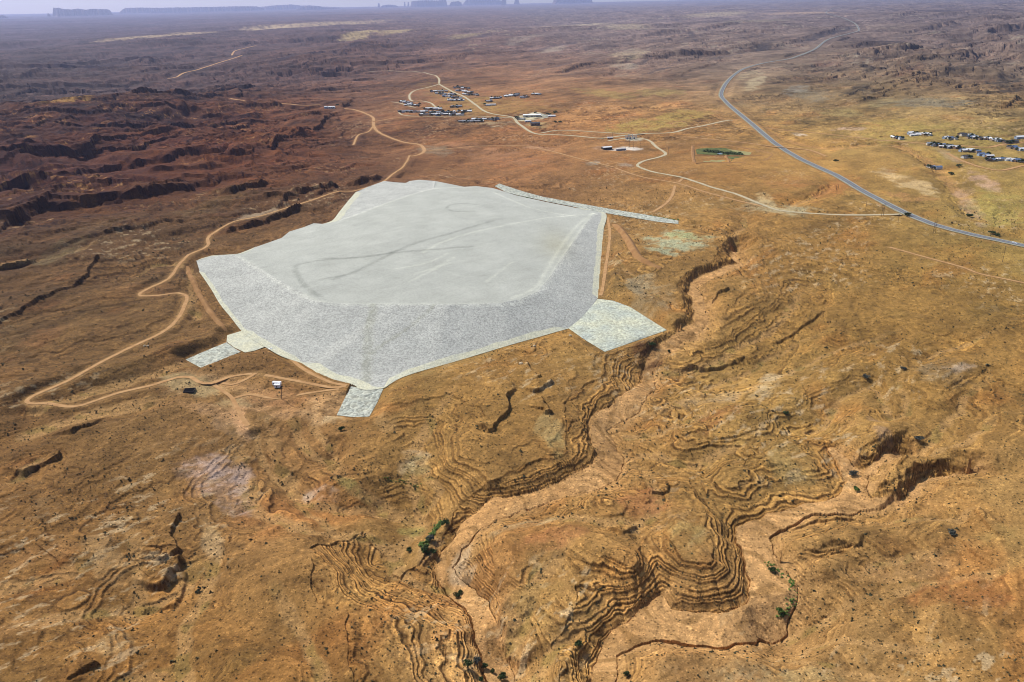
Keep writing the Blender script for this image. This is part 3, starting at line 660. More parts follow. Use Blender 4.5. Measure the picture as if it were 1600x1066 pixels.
# patches: u, v, half width, half height, turn, colour, strength
PATCH = [
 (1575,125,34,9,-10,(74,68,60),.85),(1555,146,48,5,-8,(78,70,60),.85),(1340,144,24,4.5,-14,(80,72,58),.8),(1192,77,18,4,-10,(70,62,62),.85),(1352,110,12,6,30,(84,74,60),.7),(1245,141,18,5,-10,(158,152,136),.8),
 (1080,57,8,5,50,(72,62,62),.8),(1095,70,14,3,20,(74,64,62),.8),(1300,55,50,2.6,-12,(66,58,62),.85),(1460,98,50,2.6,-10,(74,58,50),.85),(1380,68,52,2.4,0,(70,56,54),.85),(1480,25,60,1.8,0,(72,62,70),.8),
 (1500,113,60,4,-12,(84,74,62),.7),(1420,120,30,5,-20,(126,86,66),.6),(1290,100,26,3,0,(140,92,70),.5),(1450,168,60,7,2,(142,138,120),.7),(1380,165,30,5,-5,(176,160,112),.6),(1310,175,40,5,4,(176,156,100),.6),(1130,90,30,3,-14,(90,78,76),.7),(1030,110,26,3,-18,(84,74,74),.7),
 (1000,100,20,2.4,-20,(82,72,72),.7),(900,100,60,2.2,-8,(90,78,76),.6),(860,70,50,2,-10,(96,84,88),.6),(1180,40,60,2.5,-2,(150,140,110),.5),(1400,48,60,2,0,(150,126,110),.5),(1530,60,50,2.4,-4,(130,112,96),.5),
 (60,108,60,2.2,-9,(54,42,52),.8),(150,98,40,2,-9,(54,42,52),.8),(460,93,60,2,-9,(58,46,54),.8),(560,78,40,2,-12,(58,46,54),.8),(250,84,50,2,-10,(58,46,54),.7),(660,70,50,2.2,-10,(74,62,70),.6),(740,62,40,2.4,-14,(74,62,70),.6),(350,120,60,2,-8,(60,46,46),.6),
 (370,612,90,24,8,(196,150,104),.8),(420,625,60,14,0,(186,136,92),.7),(350,650,50,16,20,(180,140,104),.5),(375,650,12,34,-12,(210,160,116),.9),(505,625,34,20,0,(206,158,110),.9),
 (325,728,55,26,-15,(205,168,150),.75),(352,745,42,30,30,(198,165,150),.6),(500,742,30,14,0,(208,175,150),.8),(335,640,60,10,5,(190,140,95),.5),(375,640,16,28,-20,(205,150,105),.7),
 (325,612,60,16,15,(170,140,98),.8),(380,600,40,14,0,(196,142,92),.7),(520,616,24,16,0,(200,148,98),.8),(440,612,50,16,0,(186,128,82),.6),(525,640,22,8,0,(200,170,130),.5),
 (170,870,26,22,-50,(198,152,102),.55),(150,840,22,12,-20,(190,146,98),.5),(330,830,16,34,-15,(205,165,120),.55),(170,990,30,16,-30,(195,155,108),.5),(40,960,50,20,-25,(190,140,92),.5),(60,860,50,14,-10,(180,128,80),.4),
 (650,690,22,9,10,(205,175,140),.5),(628,700,16,8,0,(205,175,140),.4),(860,662,18,20,60,(190,162,112),.4),(870,690,14,14,0,(184,160,108),.35),(665,820,28,12,-40,(206,166,128),.5),(720,840,20,26,35,(206,168,130),.8),
 (1120,600,60,12,-12,(190,155,115),.55),(1195,585,34,20,-25,(208,178,140),.65),(1120,640,44,16,-30,(160,96,58),.5),(1000,770,60,22,10,(172,106,66),.5),(860,838,60,20,-15,(170,108,68),.5),(820,805,60,8,-10,(194,165,125),.45),
 (840,920,40,40,0,(176,136,78),.4),(1070,830,30,26,0,(172,144,90),.5),(1240,712,40,22,30,(160,132,84),.5),(1350,600,50,30,0,(150,112,66),.3),(1500,578,24,8,0,(212,180,158),.7),(1480,580,44,22,0,(146,122,94),.5),(1375,660,26,16,60,(170,135,112),.5),
 (1330,650,18,16,0,(184,135,84),.4),(1530,920,70,28,10,(150,92,52),.55),(1450,925,40,16,0,(140,84,46),.5),(1420,970,30,8,30,(196,142,80),.5),(1250,1040,60,20,0,(178,146,100),.7),(1170,1045,60,26,10,(160,134,98),.6),(1560,850,60,22,0,(172,138,82),.4),(1420,880,90,18,0,(176,132,88),.5),
 (1055,381,56,19,3,(186,176,140),.95),(1065,374,36,8,3,(196,188,130),.7),(1025,466,32,22,-20,(168,140,105),.6),(1005,445,26,12,0,(182,160,128),.5),(965,372,12,12,0,(130,98,66),.5),
 (1220,330,54,12,5,(190,170,132),.75),(1200,318,22,8,30,(214,180,130),.7),(1300,300,40,14,-20,(176,108,62),.4),(1230,285,44,12,0,(176,120,72),.4),
 (1420,290,50,10,20,(222,190,140),.7),(1415,312,60,6,5,(196,140,92),.5),(1540,290,30,9,35,(196,160,130),.8),(1520,330,14,26,-35,(196,158,128),.8),(1505,305,16,8,0,(196,158,128),.6),(1480,245,22,5,30,(192,162,140),.7),
 (1560,330,50,24,10,(172,154,84),.6),(1500,230,80,24,0,(172,152,84),.5),(1400,210,60,16,0,(176,156,82),.5),(1010,195,60,10,-5,(182,158,84),.7),(1070,180,50,8,-8,(182,158,84),.6),(950,150,50,6,8,(176,150,84),.6),(1030,147,40,6,0,(178,155,90),.6),
 (1180,130,20,10,-40,(206,185,140),.8),(1170,118,18,6,-20,(196,176,130),.6),(1270,150,30,8,0,(150,138,110),.6),(1440,165,50,8,0,(148,132,100),.6),(1350,130,50,10,0,(140,122,90),.5),
 (985,88,30,8,-5,(196,172,130),.7),(975,105,22,4,0,(190,170,140),.6),(860,75,26,4,-12,(190,172,150),.6),(820,62,30,4,-12,(170,155,140),.5),(740,55,40,4,-10,(176,158,120),.6),(560,58,40,3.5,-10,(186,164,120),.85),(620,52,30,3,-8,(190,168,124),.85),
 (500,40,110,3,-4,(214,190,150),.55),(300,56,110,3,-5,(210,186,150),.55),(200,65,60,3,-5,(200,176,142),.55),(400,46,60,2.5,-4,(214,190,150),.55),(900,38,50,3,-3,(206,184,140),.7),(1120,24,50,3,-3,(200,176,130),.6),(980,45,40,4,0,(196,176,130),.5),(1250,24,60,2.5,0,(212,172,130),.6),
 (175,162,52,7,-9,(190,164,104),.9),(210,148,22,4,10,(194,170,112),.85),(110,183,44,4,-9,(186,160,100),.8),(228,158,12,3,-20,(200,176,120),.8),(50,238,14,3,0,(160,130,90),.6),(170,211,12,1.4,-4,(190,150,125),.8),
 (150,345,32,12,10,(120,84,50),.5),(100,425,44,12,-20,(120,96,64),.8),(180,380,60,8,-15,(130,98,62),.5),(330,350,60,10,-15,(126,98,62),.5),(360,320,60,10,-15,(120,92,56),.4),(240,470,40,8,0,(150,104,66),.5),(60,545,60,10,-25,(156,104,66),.4),(320,460,30,20,0,(140,100,60),.3),
 (410,358,30,4,-12,(190,160,130),.6),(740,228,80,5,8,(190,140,100),.55),(680,235,24,10,10,(160,140,112),.6),(790,250,60,10,10,(172,130,96),.35),(770,170,90,14,0,(172,136,76),.6),(720,155,60,14,20,(172,142,80),.5),(640,110,60,6,0,(130,100,80),.5),
 (826,184,26,5,0,(232,226,190),.95),(835,180,12,3,0,(245,240,215),.9),(856,182,14,3,0,(168,176,170),.8),(840,195,16,5,0,(190,170,120),.7),(780,197,12,2,0,(214,196,160),.8),(766,192,40,3,0,(200,180,140),.5),
 (978,235,26,3.2,0,(228,218,205),.95),(988,217,16,3.5,0,(196,190,168),.9),(940,234,14,4,0,(205,170,140),.6),(925,260,12,3.5,-10,(196,186,165),.8),(974,262,12,3,0,(190,172,150),.6),(850,230,26,4,8,(214,166,128),.6),(1250,213,10,2.5,10,(228,210,190),.7),
 (1100,234,50,5,0,(136,100,60),.3),(1330,205,26,3,0,(218,184,160),.7),(1460,205,30,4,0,(170,150,84),.5),(620,600,60,30,-10,(160,122,66),.3),(700,560,90,16,-14,(140,112,66),.5),(900,560,40,20,0,(160,120,66),.4),
 (660,700,20,10,0,(176,150,100),.5),(600,640,22,16,0,(196,150,98),.5),(455,560,60,14,12,(140,100,54),.5),(1010,540,22,16,0,(100,64,40),.8),(560,735,50,8,20,(160,140,80),.6),(640,770,20,20,0,(166,148,84),.5),
]
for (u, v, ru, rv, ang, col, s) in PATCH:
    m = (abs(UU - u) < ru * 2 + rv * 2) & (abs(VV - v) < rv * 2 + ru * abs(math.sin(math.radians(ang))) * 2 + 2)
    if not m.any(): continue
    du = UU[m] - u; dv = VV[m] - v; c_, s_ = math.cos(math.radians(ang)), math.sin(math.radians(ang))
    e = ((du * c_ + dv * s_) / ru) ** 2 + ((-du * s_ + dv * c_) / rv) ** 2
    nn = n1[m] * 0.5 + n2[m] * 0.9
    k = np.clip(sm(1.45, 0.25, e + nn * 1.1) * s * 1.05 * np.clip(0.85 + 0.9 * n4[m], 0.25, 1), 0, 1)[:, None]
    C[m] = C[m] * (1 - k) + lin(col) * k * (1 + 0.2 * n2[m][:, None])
# the far plain is greyer
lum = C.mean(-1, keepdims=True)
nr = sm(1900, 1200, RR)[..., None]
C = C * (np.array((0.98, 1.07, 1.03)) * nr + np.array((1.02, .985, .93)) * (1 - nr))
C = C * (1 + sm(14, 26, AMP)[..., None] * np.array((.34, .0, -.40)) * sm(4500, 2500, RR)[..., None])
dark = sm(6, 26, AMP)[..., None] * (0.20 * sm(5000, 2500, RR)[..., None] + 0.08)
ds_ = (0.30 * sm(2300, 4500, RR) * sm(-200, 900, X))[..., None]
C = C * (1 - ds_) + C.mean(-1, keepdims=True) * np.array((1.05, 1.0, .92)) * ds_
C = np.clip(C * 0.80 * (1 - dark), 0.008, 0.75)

# ------------------------------------------------------------------ materials
def mat(name, col, rough=0.9, spec=0.2):
    m = bpy.data.materials.new(name); m.use_nodes = True
    b = m.node_tree.nodes["Principled BSDF"]
    b.inputs["Base Color"].default_value = (*col, 1); b.inputs["Roughness"].default_value = rough
    b.inputs["Specular IOR Level"].default_value = spec
    return m
def noisy(name, c1, c2, scale, rough=0.9, bump=0.0, bscale=None, detail=4.0, attr=None, stones=0.0, spec=0.2, sc=(0.6, 1.35)):
    m = mat(name, c1, rough, spec); n = m.node_tree; b = n.nodes["Principled BSDF"]
    tc = n.nodes.new("ShaderNodeNewGeometry")
    nz = n.nodes.new("ShaderNodeTexNoise"); nz.inputs["Scale"].default_value = scale; nz.inputs["Detail"].default_value = detail
    n.links.new(tc.outputs["Position"], nz.inputs["Vector"])
    mr = n.nodes.new("ShaderNodeMapRange"); mr.inputs[1].default_value = .32; mr.inputs[2].default_value = .68
    n.links.new(nz.outputs[0], mr.inputs[0])
    mx = n.nodes.new("ShaderNodeMix"); mx.data_type = 'RGBA'
    mx.inputs[6].default_value = (*c1, 1); mx.inputs[7].default_value = (*c2, 1)
    n.links.new(mr.outputs[0], mx.inputs[0])
    outc = mx.outputs[2]
    if stones:
        vo = n.nodes.new("ShaderNodeTexVoronoi"); vo.inputs["Scale"].default_value = stones
        n.links.new(tc.outputs["Position"], vo.inputs["Vector"])
        sp = n.nodes.new("ShaderNodeSeparateColor"); n.links.new(vo.outputs["Color"], sp.inputs[0])
        m2 = n.nodes.new("ShaderNodeMapRange"); m2.inputs[3].default_value = sc[0]; m2.inputs[4].default_value = sc[1]
        n.links.new(sp.outputs[0], m2.inputs[0])
        mm = n.nodes.new("ShaderNodeVectorMath"); mm.operation = 'SCALE'
        n.links.new(outc, mm.inputs[0]); n.links.new(m2.outputs[0], mm.inputs["Scale"]); outc = mm.outputs[0]
        if bump:
            bp = n.nodes.new("ShaderNodeBump"); bp.inputs["Strength"].default_value = bump; bp.inputs["Distance"].default_value = 1.0; bp.invert = True
            n.links.new(vo.outputs["Distance"], bp.inputs["Height"]); n.links.new(bp.outputs[0], b.inputs["Normal"])
    elif bump:
        n2_ = n.nodes.new("ShaderNodeTexNoise"); n2_.inputs["Scale"].default_value = bscale or scale * 2; n2_.inputs["Detail"].default_value = 4
        n.links.new(tc.outputs["Position"], n2_.inputs["Vector"])
        bp = n.nodes.new("ShaderNodeBump"); bp.inputs["Strength"].default_value = bump; bp.inputs["Distance"].default_value = 1.0
        n.links.new(n2_.outputs[0], bp.inputs["Height"]); n.links.new(bp.outputs[0], b.inputs["Normal"])
    if attr:
        at = n.nodes.new("ShaderNodeAttribute"); at.attribute_name = attr
        mm = n.nodes.new("ShaderNodeMix"); mm.data_type = 'RGBA'; mm.blend_type = 'MULTIPLY'; mm.inputs[0].default_value = 1
        n.links.new(outc, mm.inputs[6]); n.links.new(at.outputs["Color"], mm.inputs[7]); outc = mm.outputs[2]
    n.links.new(outc, b.inputs["Base Color"])
    return m
def ground_mat():
    m = mat("desert_ground", (.3, .17, .07), 0.95, 0.1); n = m.node_tree; b = n.nodes["Principled BSDF"]
    at = n.nodes.new("ShaderNodeAttribute"); at.attribute_name = "soil"
    g = n.nodes.new("ShaderNodeNewGeometry")
    mp = n.nodes.new("ShaderNodeMapping"); mp.inputs["Rotation"].default_value = (0, 0, math.radians(-48)); mp.inputs["Scale"].default_value = (0.5, 1, 1)
    n.links.new(g.outputs["Position"], mp.inputs["Vector"])
    prev = at.outputs["Color"]
    def layer(src, scale, lo, hi, a, c, detail=6):
        nonlocal prev
        t = n.nodes.new("ShaderNodeTexNoise"); t.inputs["Scale"].default_value = scale; t.inputs["Detail"].default_value = detail; t.inputs["Roughness"].default_value = .65
        n.links.new(src, t.inputs["Vector"])
        r = n.nodes.new("ShaderNodeMapRange"); r.inputs[1].default_value = lo; r.inputs[2].default_value = hi; r.inputs[3].default_value = a; r.inputs[4].default_value = c
        n.links.new(t.outputs[0], r.inputs[0])
        s = n.nodes.new("ShaderNodeVectorMath"); s.operation = 'SCALE'
        n.links.new(prev, s.inputs[0]); n.links.new(r.outputs[0], s.inputs["Scale"]); prev = s.outputs[0]
    layer(mp.outputs[0], 0.03, .3, .7, .86, 1.14)
    layer(g.outputs["Position"], 0.22, .3, .7, .84, 1.16)
    layer(g.outputs["Position"], 0.7, .56, .70, 1.0, 0.62, 3)
    layer(g.outputs["Position"], 0.42, .60, .74, 1.0, 1.55, 4)
    for sc_, thr, k1, k2 in ((0.55, .82, 1.0, 0.50), (0.8, .80, 1.0, 1.45), (0.24, .90, 1.0, 1.35), (1.4, .68, 1.0, .70), (0.10, .88, 1.0, .74)):
        vo = n.nodes.new("ShaderNodeTexVoronoi"); vo.inputs["Scale"].default_value = sc_; n.links.new(g.outputs["Position"], vo.inputs["Vector"])
        sp = n.nodes.new("ShaderNodeSeparateColor"); n.links.new(vo.outputs["Color"], sp.inputs[0])
        gt = n.nodes.new("ShaderNodeMath"); gt.operation = 'GREATER_THAN'; gt.inputs[1].default_value = thr; n.links.new(sp.outputs[1], gt.inputs[0])
        ds = n.nodes.new("ShaderNodeMapRange"); ds.inputs[1].default_value = .5; ds.inputs[2].default_value = .34; n.links.new(vo.outputs["Distance"], ds.inputs[0])
        mu = n.nodes.new("ShaderNodeMath"); mu.operation = 'MULTIPLY'; n.links.new(gt.outputs[0], mu.inputs[0]); n.links.new(ds.outputs[0], mu.inputs[1])
        r_ = n.nodes.new("ShaderNodeMapRange"); r_.inputs[3].default_value = k1; r_.inputs[4].default_value = k2; n.links.new(mu.outputs[0], r_.inputs[0])
        s = n.nodes.new("ShaderNodeVectorMath"); s.operation = 'SCALE'; n.links.new(prev, s.inputs[0]); n.links.new(r_.outputs[0], s.inputs["Scale"]); prev = s.outputs[0]
    n.links.new(prev, b.inputs["Base Color"])
    t = n.nodes.new("ShaderNodeTexNoise"); t.inputs["Scale"].default_value = 0.16; t.inputs["Detail"].default_value = 8; t.inputs["Roughness"].default_value = .62
    n.links.new(g.outputs["Position"], t.inputs["Vector"])
    bp = n.nodes.new("ShaderNodeBump"); bp.inputs["Strength"].default_value = 0.8; bp.inputs["Distance"].default_value = 2.2
    n.links.new(t.outputs[0], bp.inputs["Height"]); n.links.new(bp.outputs[0], b.inputs["Normal"])
    return m

# ------------------------------------------------------------------ object helpers
def tag(o, label=None, cat=None, group=None, kind=None):
    if label: o["label"] = label
    if cat: o["category"] = cat
    if group: o["group"] = group
    if kind: o["kind"] = kind
    return o
def link(name, me, m=None, parent=None, loc=None):
    o = bpy.data.objects.new(name, me); COL.objects.link(o)
    if m is not None and me is not None and not me.materials: me.materials.append(m)
    if parent is not None: o.parent = parent
    if loc is not None: o.location = loc
    return o
def mesh_np(name, V, Fc, smooth=False):
    """V (n,3); Fc (m,k) with constant k"""
    me = bpy.data.meshes.new(name)
    V = np.ascontiguousarray(V, np.float32); Fc = np.ascontiguousarray(Fc, np.int32)
    me.vertices.add(len(V)); me.vertices.foreach_set("co", V.ravel())
    k = Fc.shape[1]
    me.loops.add(Fc.size); me.loops.foreach_set("vertex_index", Fc.ravel())
    me.polygons.add(len(Fc)); me.polygons.foreach_set("loop_start", np.arange(0, Fc.size, k, dtype=np.int32))
    me.polygons.foreach_set("loop_total", np.full(len(Fc), k, np.int32))
    me.polygons.foreach_set("use_smooth", np.full(len(Fc), smooth, bool))
    me.update(calc_edges=True)
    return me
def set_col(me, name, cols):
    a = me.color_attributes.new(name, 'FLOAT_COLOR', 'POINT')
    c = np.ones((len(cols), 4), np.float32); c[:, :3] = cols
    a.data.foreach_set("color", c.ravel())
class MB:
    def __init__(s): s.v = []; s.f = []
    def box(s, c, d, rz=0.0, taper=1.0):
        cx_, cy_, cz_ = c; dx, dy, dz = [q / 2 for q in d]; ca, sa = math.cos(rz), math.sin(rz); b = len(s.v)
        for z, k in ((-dz, 1), (dz, taper)):
            for x, y in ((-dx, -dy), (dx, -dy), (dx, dy), (-dx, dy)):
                x *= k; y *= k
                s.v.append((cx_ + x * ca - y * sa, cy_ + x * sa + y * ca, cz_ + z))
        for q in ((3, 2, 1, 0), (4, 5, 6, 7), (0, 1, 5, 4), (1, 2, 6, 5), (2, 3, 7, 6), (3, 0, 4, 7)): s.f.append([b + i for i in q])
        return s
    def tube(s, p0, p1, r0, r1=None, n=8):
        r1 = r0 if r1 is None else r1
        p0 = Vector(p0); p1 = Vector(p1); d = (p1 - p0).normalized()
        a = d.orthogonal().normalized(); c = d.cross(a); b = len(s.v)
        for p, r in ((p0, r0), (p1, r1)):
            for i in range(n):
                t = 2 * math.pi * i / n; s.v.append(tuple(p + a * math.cos(t) * r + c * math.sin(t) * r))
        for i in range(n): s.f.append([b + i, b + (i + 1) % n, b + n + (i + 1) % n, b + n + i])
        s.f.append([b + i for i in range(n)][::-1]); s.f.append([b + n + i for i in range(n)])
        return s
    def poly(s, verts, faces):
        b = len(s.v); s.v += [tuple(v) for v in verts]; s.f += [[b + i for i in f] for f in faces]; return s
    def mesh(s, name):
        me = bpy.data.meshes.new(name); me.from_pydata(s.v, [], s.f); me.update(); return me
    def build(s, name, m, parent=None, loc=None): return link(name, s.mesh(name), m, parent, loc)
def empty(name, loc, rz=0.0):
    o = bpy.data.objects.new(name, None); COL.objects.link(o); o.location = loc; o.rotation_euler = (0, 0, rz); o.empty_display_size = 1; return o
def copy_tree(o, parent=None):
    c = o.copy(); COL.objects.link(c); c.parent = parent
    for ch in list(o.children): copy_tree(ch, c)
    return c

# ------------------------------------------------------------------ ground mesh
idx = np.arange(nd * na, dtype=np.int32).reshape(nd, na)
Fg = np.stack([idx[:-1, :-1], idx[:-1, 1:], idx[1:, 1:], idx[1:, :-1]], -1).reshape(-1, 4)[:, ::-1]
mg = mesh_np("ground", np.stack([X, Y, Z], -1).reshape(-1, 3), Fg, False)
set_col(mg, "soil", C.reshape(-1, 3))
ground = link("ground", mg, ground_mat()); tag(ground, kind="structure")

# ------------------------------------------------------------------ the rock covered cell
TOPC = lin((214, 214, 206)); SIDEC = lin((196, 196, 192))
m_top = noisy("fine_rock", tuple(lin((192, 193, 181)) * .70), tuple(lin((202, 203, 191)) * .70), 0.03, 0.95, 0.12, attr="laid", stones=0.9, sc=(.88, 1.12))
m_side = noisy("coarse_rock", tuple(lin((186, 186, 177)) * .80), tuple(lin((197, 197, 187)) * .80), 0.05, 0.95, 0.3, attr="laid", stones=0.7, sc=(.72, 1.2))
m_strip = noisy("pale_rock", tuple(lin((214, 210, 180)) * .86), tuple(lin((200, 200, 180)) * .86), 0.1, 0.95, 0.3, stones=0.8, sc=(.8, 1.15))
m_apron = noisy("apron_rock", tuple(lin((205, 205, 178)) * .86), tuple(lin((182, 188, 176)) * .86), 0.045, 0.95, 0.5, stones=0.5, sc=(.72, 1.25))
m_apron2 = noisy("grey_apron_rock", tuple(lin((176, 180, 168)) * .86), tuple(lin((192, 192, 174)) * .86), 0.15, 0.95, 0.6, stones=0.42, sc=(.6, 1.3))
LANE_D = [([(735,385),(650,392),(560,402),(500,407),(468,413),(461,420),(468,435),(480,450),(500,463)],3.0),([(770,345),(720,360),(650,380),(600,402),(560,422),(520,436)],3.0),([(540,430),(500,437)],2),
          ([(740,330),(705,330),(700,322),(720,318),(745,320)],2.5),([(630,390),(570,402),(500,404)],2.2)]
LANE_L = [([(927,333),(905,350),(880,380),(855,420),(838,448),(800,466)],2.5),([(372,400),(440,444),(480,464),(505,472),(560,476),(780,475),(815,468),(846,452),(862,430),(905,362),(929,334)],2.4),
          ([(530,345),(567,332),(605,317),(677,295),(740,292)],2.5),([(930,334),(860,340),(790,352),(700,375),(660,395)],2.0),([(770,300),(830,325),(900,338)],2.0),
          ([(800,410),(780,425),(760,440)],1.2),([(700,395),(670,410),(620,420)],1.4),([(710,402),(680,418),(640,430)],1.4),([(705,410),(640,440)],1.6)]
LANE_S = [([(583,478),(575,530),(566,575),(562,600)],4.5),([(680,476),(640,510),(600,535),(580,550)],1.8)]
def surf(name, poly3, zf, m, parent, spacing, extra=(), lanes=True, edge_drop=0.0):
    """a laid rock surface: its outline plus an inner lattice, triangulated"""
    pts2 = []; n = len(poly3)
    for i in range(n):
        a = np.array(poly3[i]); b = np.array(poly3[(i + 1) % n]); k = max(1, int(np.linalg.norm((b - a)[:2]) / spacing))
        for j in range(k): pts2.append(a + (b - a) * j / k)
    ne = len(pts2)
    e = [(i, (i + 1) % ne) for i in range(ne)]
    P2 = [p[:2] for p in poly3]
    xs = np.arange(min(p[0] for p in P2), max(p[0] for p in P2), spacing); ys = np.arange(min(p[1] for p in P2), max(p[1] for p in P2), spacing)
    gx, gy = np.meshgrid(xs, ys); gx = gx.ravel() + rng.uniform(-.3, .3, gx.size) * spacing; gy = gy.ravel() + rng.uniform(-.3, .3, gy.size) * spacing
    k = inside(gx, gy, P2)
    gx, gy = gx[k], gy[k]
    k = seg_dist(gx, gy, P2, True) > spacing * 0.45
    gx, gy = gx[k], gy[k]
    vv = [Vector((float(p[0]), float(p[1]))) for p in pts2] + [Vector((float(a), float(b))) for a, b in zip(gx, gy)]
    v2_, _, f2_, ov_, _, _ = delaunay_2d_cdt(vv, e, [list(range(ne))], 1, 0.001)
    xy = np.array([[v.x, v.y] for v in v2_]); z = zf(xy[:, 0], xy[:, 1])
    ez = np.array([p[2] for p in pts2])
    for i, o in enumerate(ov_):
        if o and o[0] < ne: z[i] = ez[o[0]]
        elif np.isnan(z[i]): z[i] = 0
    V = np.column_stack([xy, z])
    F3 = np.array([t for t in f2_ if len(t) == 3], np.int32)
    # upward facing
    a, b, c = V[F3[:, 0]], V[F3[:, 1]], V[F3[:, 2]]
    nz = (b[:, 0] - a[:, 0]) * (c[:, 1] - a[:, 1]) - (b[:, 1] - a[:, 1]) * (c[:, 0] - a[:, 0])
    F3[nz < 0] = F3[nz < 0][:, ::-1]
    me = mesh_np(name, V, F3, True)
    if lanes:
        x, y = xy[:, 0], xy[:, 1]; zz = z
        cc = np.ones((len(V), 3))
        def lay(lns, mul, s):
            for pl, w_ in lns:
                pw = []
                for (u_, v_) in pl:
                    q_ = 19.0
                    for _ in range(4):
                        xx, yy = P(u_, v_, q_); zc = cell_z(np.array([xx]), np.array([yy]))[0]
                        if not np.isnan(zc): q_ = zc
                    pw.append(P(u_, v_, q_))
                pw = [tuple(p) for p in smooth_line(pw, 12)]
                d = seg_dist(x, y, pw)
                kk = (sm(w_ * 1.5, w_ * 0.7, d) * s * (0.75 + 0.4 * perlin(x / 9, y / 9, 8)))[:, None]
                cc[:] = cc * (1 - kk) + cc * np.array(mul) * kk
        lay(LANE_D, (.74, .75, .74), 1); lay(LANE_L, (1.26, 1.26, 1.22), 1); lay(LANE_S, (.80, .80, .72), .9)
        cc *= (1 + 0.06 * fbm(x / 40, y / 40, 4, 3) + 0.05 * fbm((x - y) / 14, (x + y) / 60, 3, 4))[:, None]
        uu, vv_ = proj(x, y, 14.0)
        st = np.exp(-(((uu - 868) / 26) ** 2 + ((vv_ - 380) / 22) ** 2))[:, None]
        cc = cc * (1 - st * np.array([.10, .13, .22]))
        cc = cc * (1 + 0.05 * sm(440, 300, vv_))[:, None]
        set_col(me, "laid", cc)
    o = link(name, me, m, parent)
    return o
cellE = empty("disposal_cell", (*P(640, 470, 0), -6.0))
tag(cellE, "huge flat-topped mound covered with pale grey crushed rock in the middle of the brown desert", "rock mound")
ex0, ey0, ez0 = cellE.location
def shift(o):
    o.matrix_parent_inverse = Matrix.Translation(cellE.location).inverted(); return o
top_poly = [crest_w[0]] + [cell_pts[i] for i in range(2, 10)] + back_w + [cell_pts[i] for i in range(19, 29)] + [crest_w[-1]] + crest_w[1:-1][::-1]
top_poly = [tuple(p) for p in top_poly]
side_poly = crest_w + [cell_pts[i] for i in range(28, no)] + [cell_pts[0], cell_pts[1], cell_pts[2]]
back_poly = [cell_pts[i] for i in range(9, 20)] + back_w[::-1]
def trim(poly):
    out = []
    for p in poly:
        if not out or math.dist(p[:2], out[-1][:2]) > 0.5: out.append(p)
    if math.dist(out[0][:2], out[-1][:2]) < 0.5: out.pop()
    return out
shift(surf("top_cover", trim(top_poly), cell_z, m_top, cellE, 3.2))
shift(surf("side_slope", trim(side_poly), cell_z, m_side, cellE, 3.6))
tag(shift(surf("side_slope", trim(back_poly), cell_z, m_side, cellE, 3.6)), "small rear slope of the mound")
# pale toe strips laid on the slope along its foot
def strip(pts_out, width, name):
    line = [np.array(p, float) for p in pts_out]
    L = smooth_line(line, 5)
    x = np.array([p[0] for p in L]); y = np.array([p[1] for p in L]); z = np.array([p[2] for p in L])
    cxm, cym = np.mean([p[0] for p in outline]), np.mean([p[1] for p in outline])
    tx, ty = np.gradient(x), np.gradient(y); l = np.hypot(tx, ty); nx, ny = -ty / l, tx / l
    s = np.sign((cxm - x) * nx + (cym - y) * ny); s = np.sign(np.sum(s)); nx *= s; ny *= s
    rows = []
    ww = width * (1 + 0.22 * perlin(x / 22, y / 22, 5)) * np.clip(np.minimum(np.arange(len(x)), np.arange(len(x))[::-1]) / 3, 0.15, 1)
    for k in range(4):
        f = k / 3.0
        px_, py_ = x + nx * (ww * f - 1.0), y + ny * (ww * f - 1.0)
        pz = cell_z(px_, py_); pz = np.where(np.isnan(pz), z, pz)
        rows.append(np.column_stack([px_, py_, pz + (0.35 if 0 < k < 3 else 0.12)]))
    V = np.concatenate(rows); n = len(x)
    Fs = []
    for k in range(3):
        for i in range(n - 1): Fs.append([k * n + i, k * n + i + 1, (k + 1) * n + i + 1, (k + 1) * n + i])
    Fs = np.array(Fs)
    v = V[Fs]; nz = (v[:, 1, 0] - v[:, 0, 0]) * (v[:, 2, 1] - v[:, 0, 1]) - (v[:, 1, 1] - v[:, 0, 1]) * (v[:, 2, 0] - v[:, 0, 0])
    Fs[nz < 0] = Fs[nz < 0][:, ::-1]
    return shift(link(name, mesh_np(name, V, Fs, True), m_strip, cellE))
strip([cell_pts[i] for i in range(27, 33)], 8.5, "toe_strip")
strip([cell_pts[i] for i in range(35, 43)], 9, "toe_strip")
strip([cell_pts[i] for i in range(42, 48)], 12, "toe_strip")
strip([cell_pts[i] for i in (49, 50, 51, 52, 53, 54, 55)], 5, "toe_strip")
strip([cell_pts[i] for i in (47, 48, 49, 50, 51)], 8, "toe_strip")
strip([cell_pts[i] for i in (0, 1, 2, 3)], 4, "toe_strip")
strip([cell_pts[i] for i in (8, 9, 10, 11, 12)], 12, "toe_strip")
def apron(key, m, label, name="rock_apron"):
    poly3 = APR[key]
    P2 = [p[:2] for p in poly3]; zz = np.array([p[2] for p in poly3]); xx = np.array(P2)
    def zf(x, y):
        d2 = (x[:, None] - xx[None, :, 0]) ** 2 + (y[:, None] - xx[None, :, 1]) ** 2; w_ = 1 / (d2 + 20) ** 1.5
        return (w_ * zz).sum(1) / w_.sum(1) + 0.3 + 0.25 * perlin(x / 8, y / 8, 3)
    o = surf(name, [(p[0], p[1], p[2] + 0.05) for p in poly3], zf, m, None, 4.0, lanes=False)
    # a little thickness so the edge is a real step
    tag(o, label, "rock apron")
    return o
apron('right', m_apron, "pale grey rock apron spreading from the right corner of the mound to the wash")
apron('bottom', m_apron2, "small grey boulder apron at the lowest tip of the mound")
apron('near_left', m_strip, "cream coloured rock apron touching the left foot of the mound")
apron('far_left', m_apron2, "speckled grey boulder apron just beyond the cream apron at left")
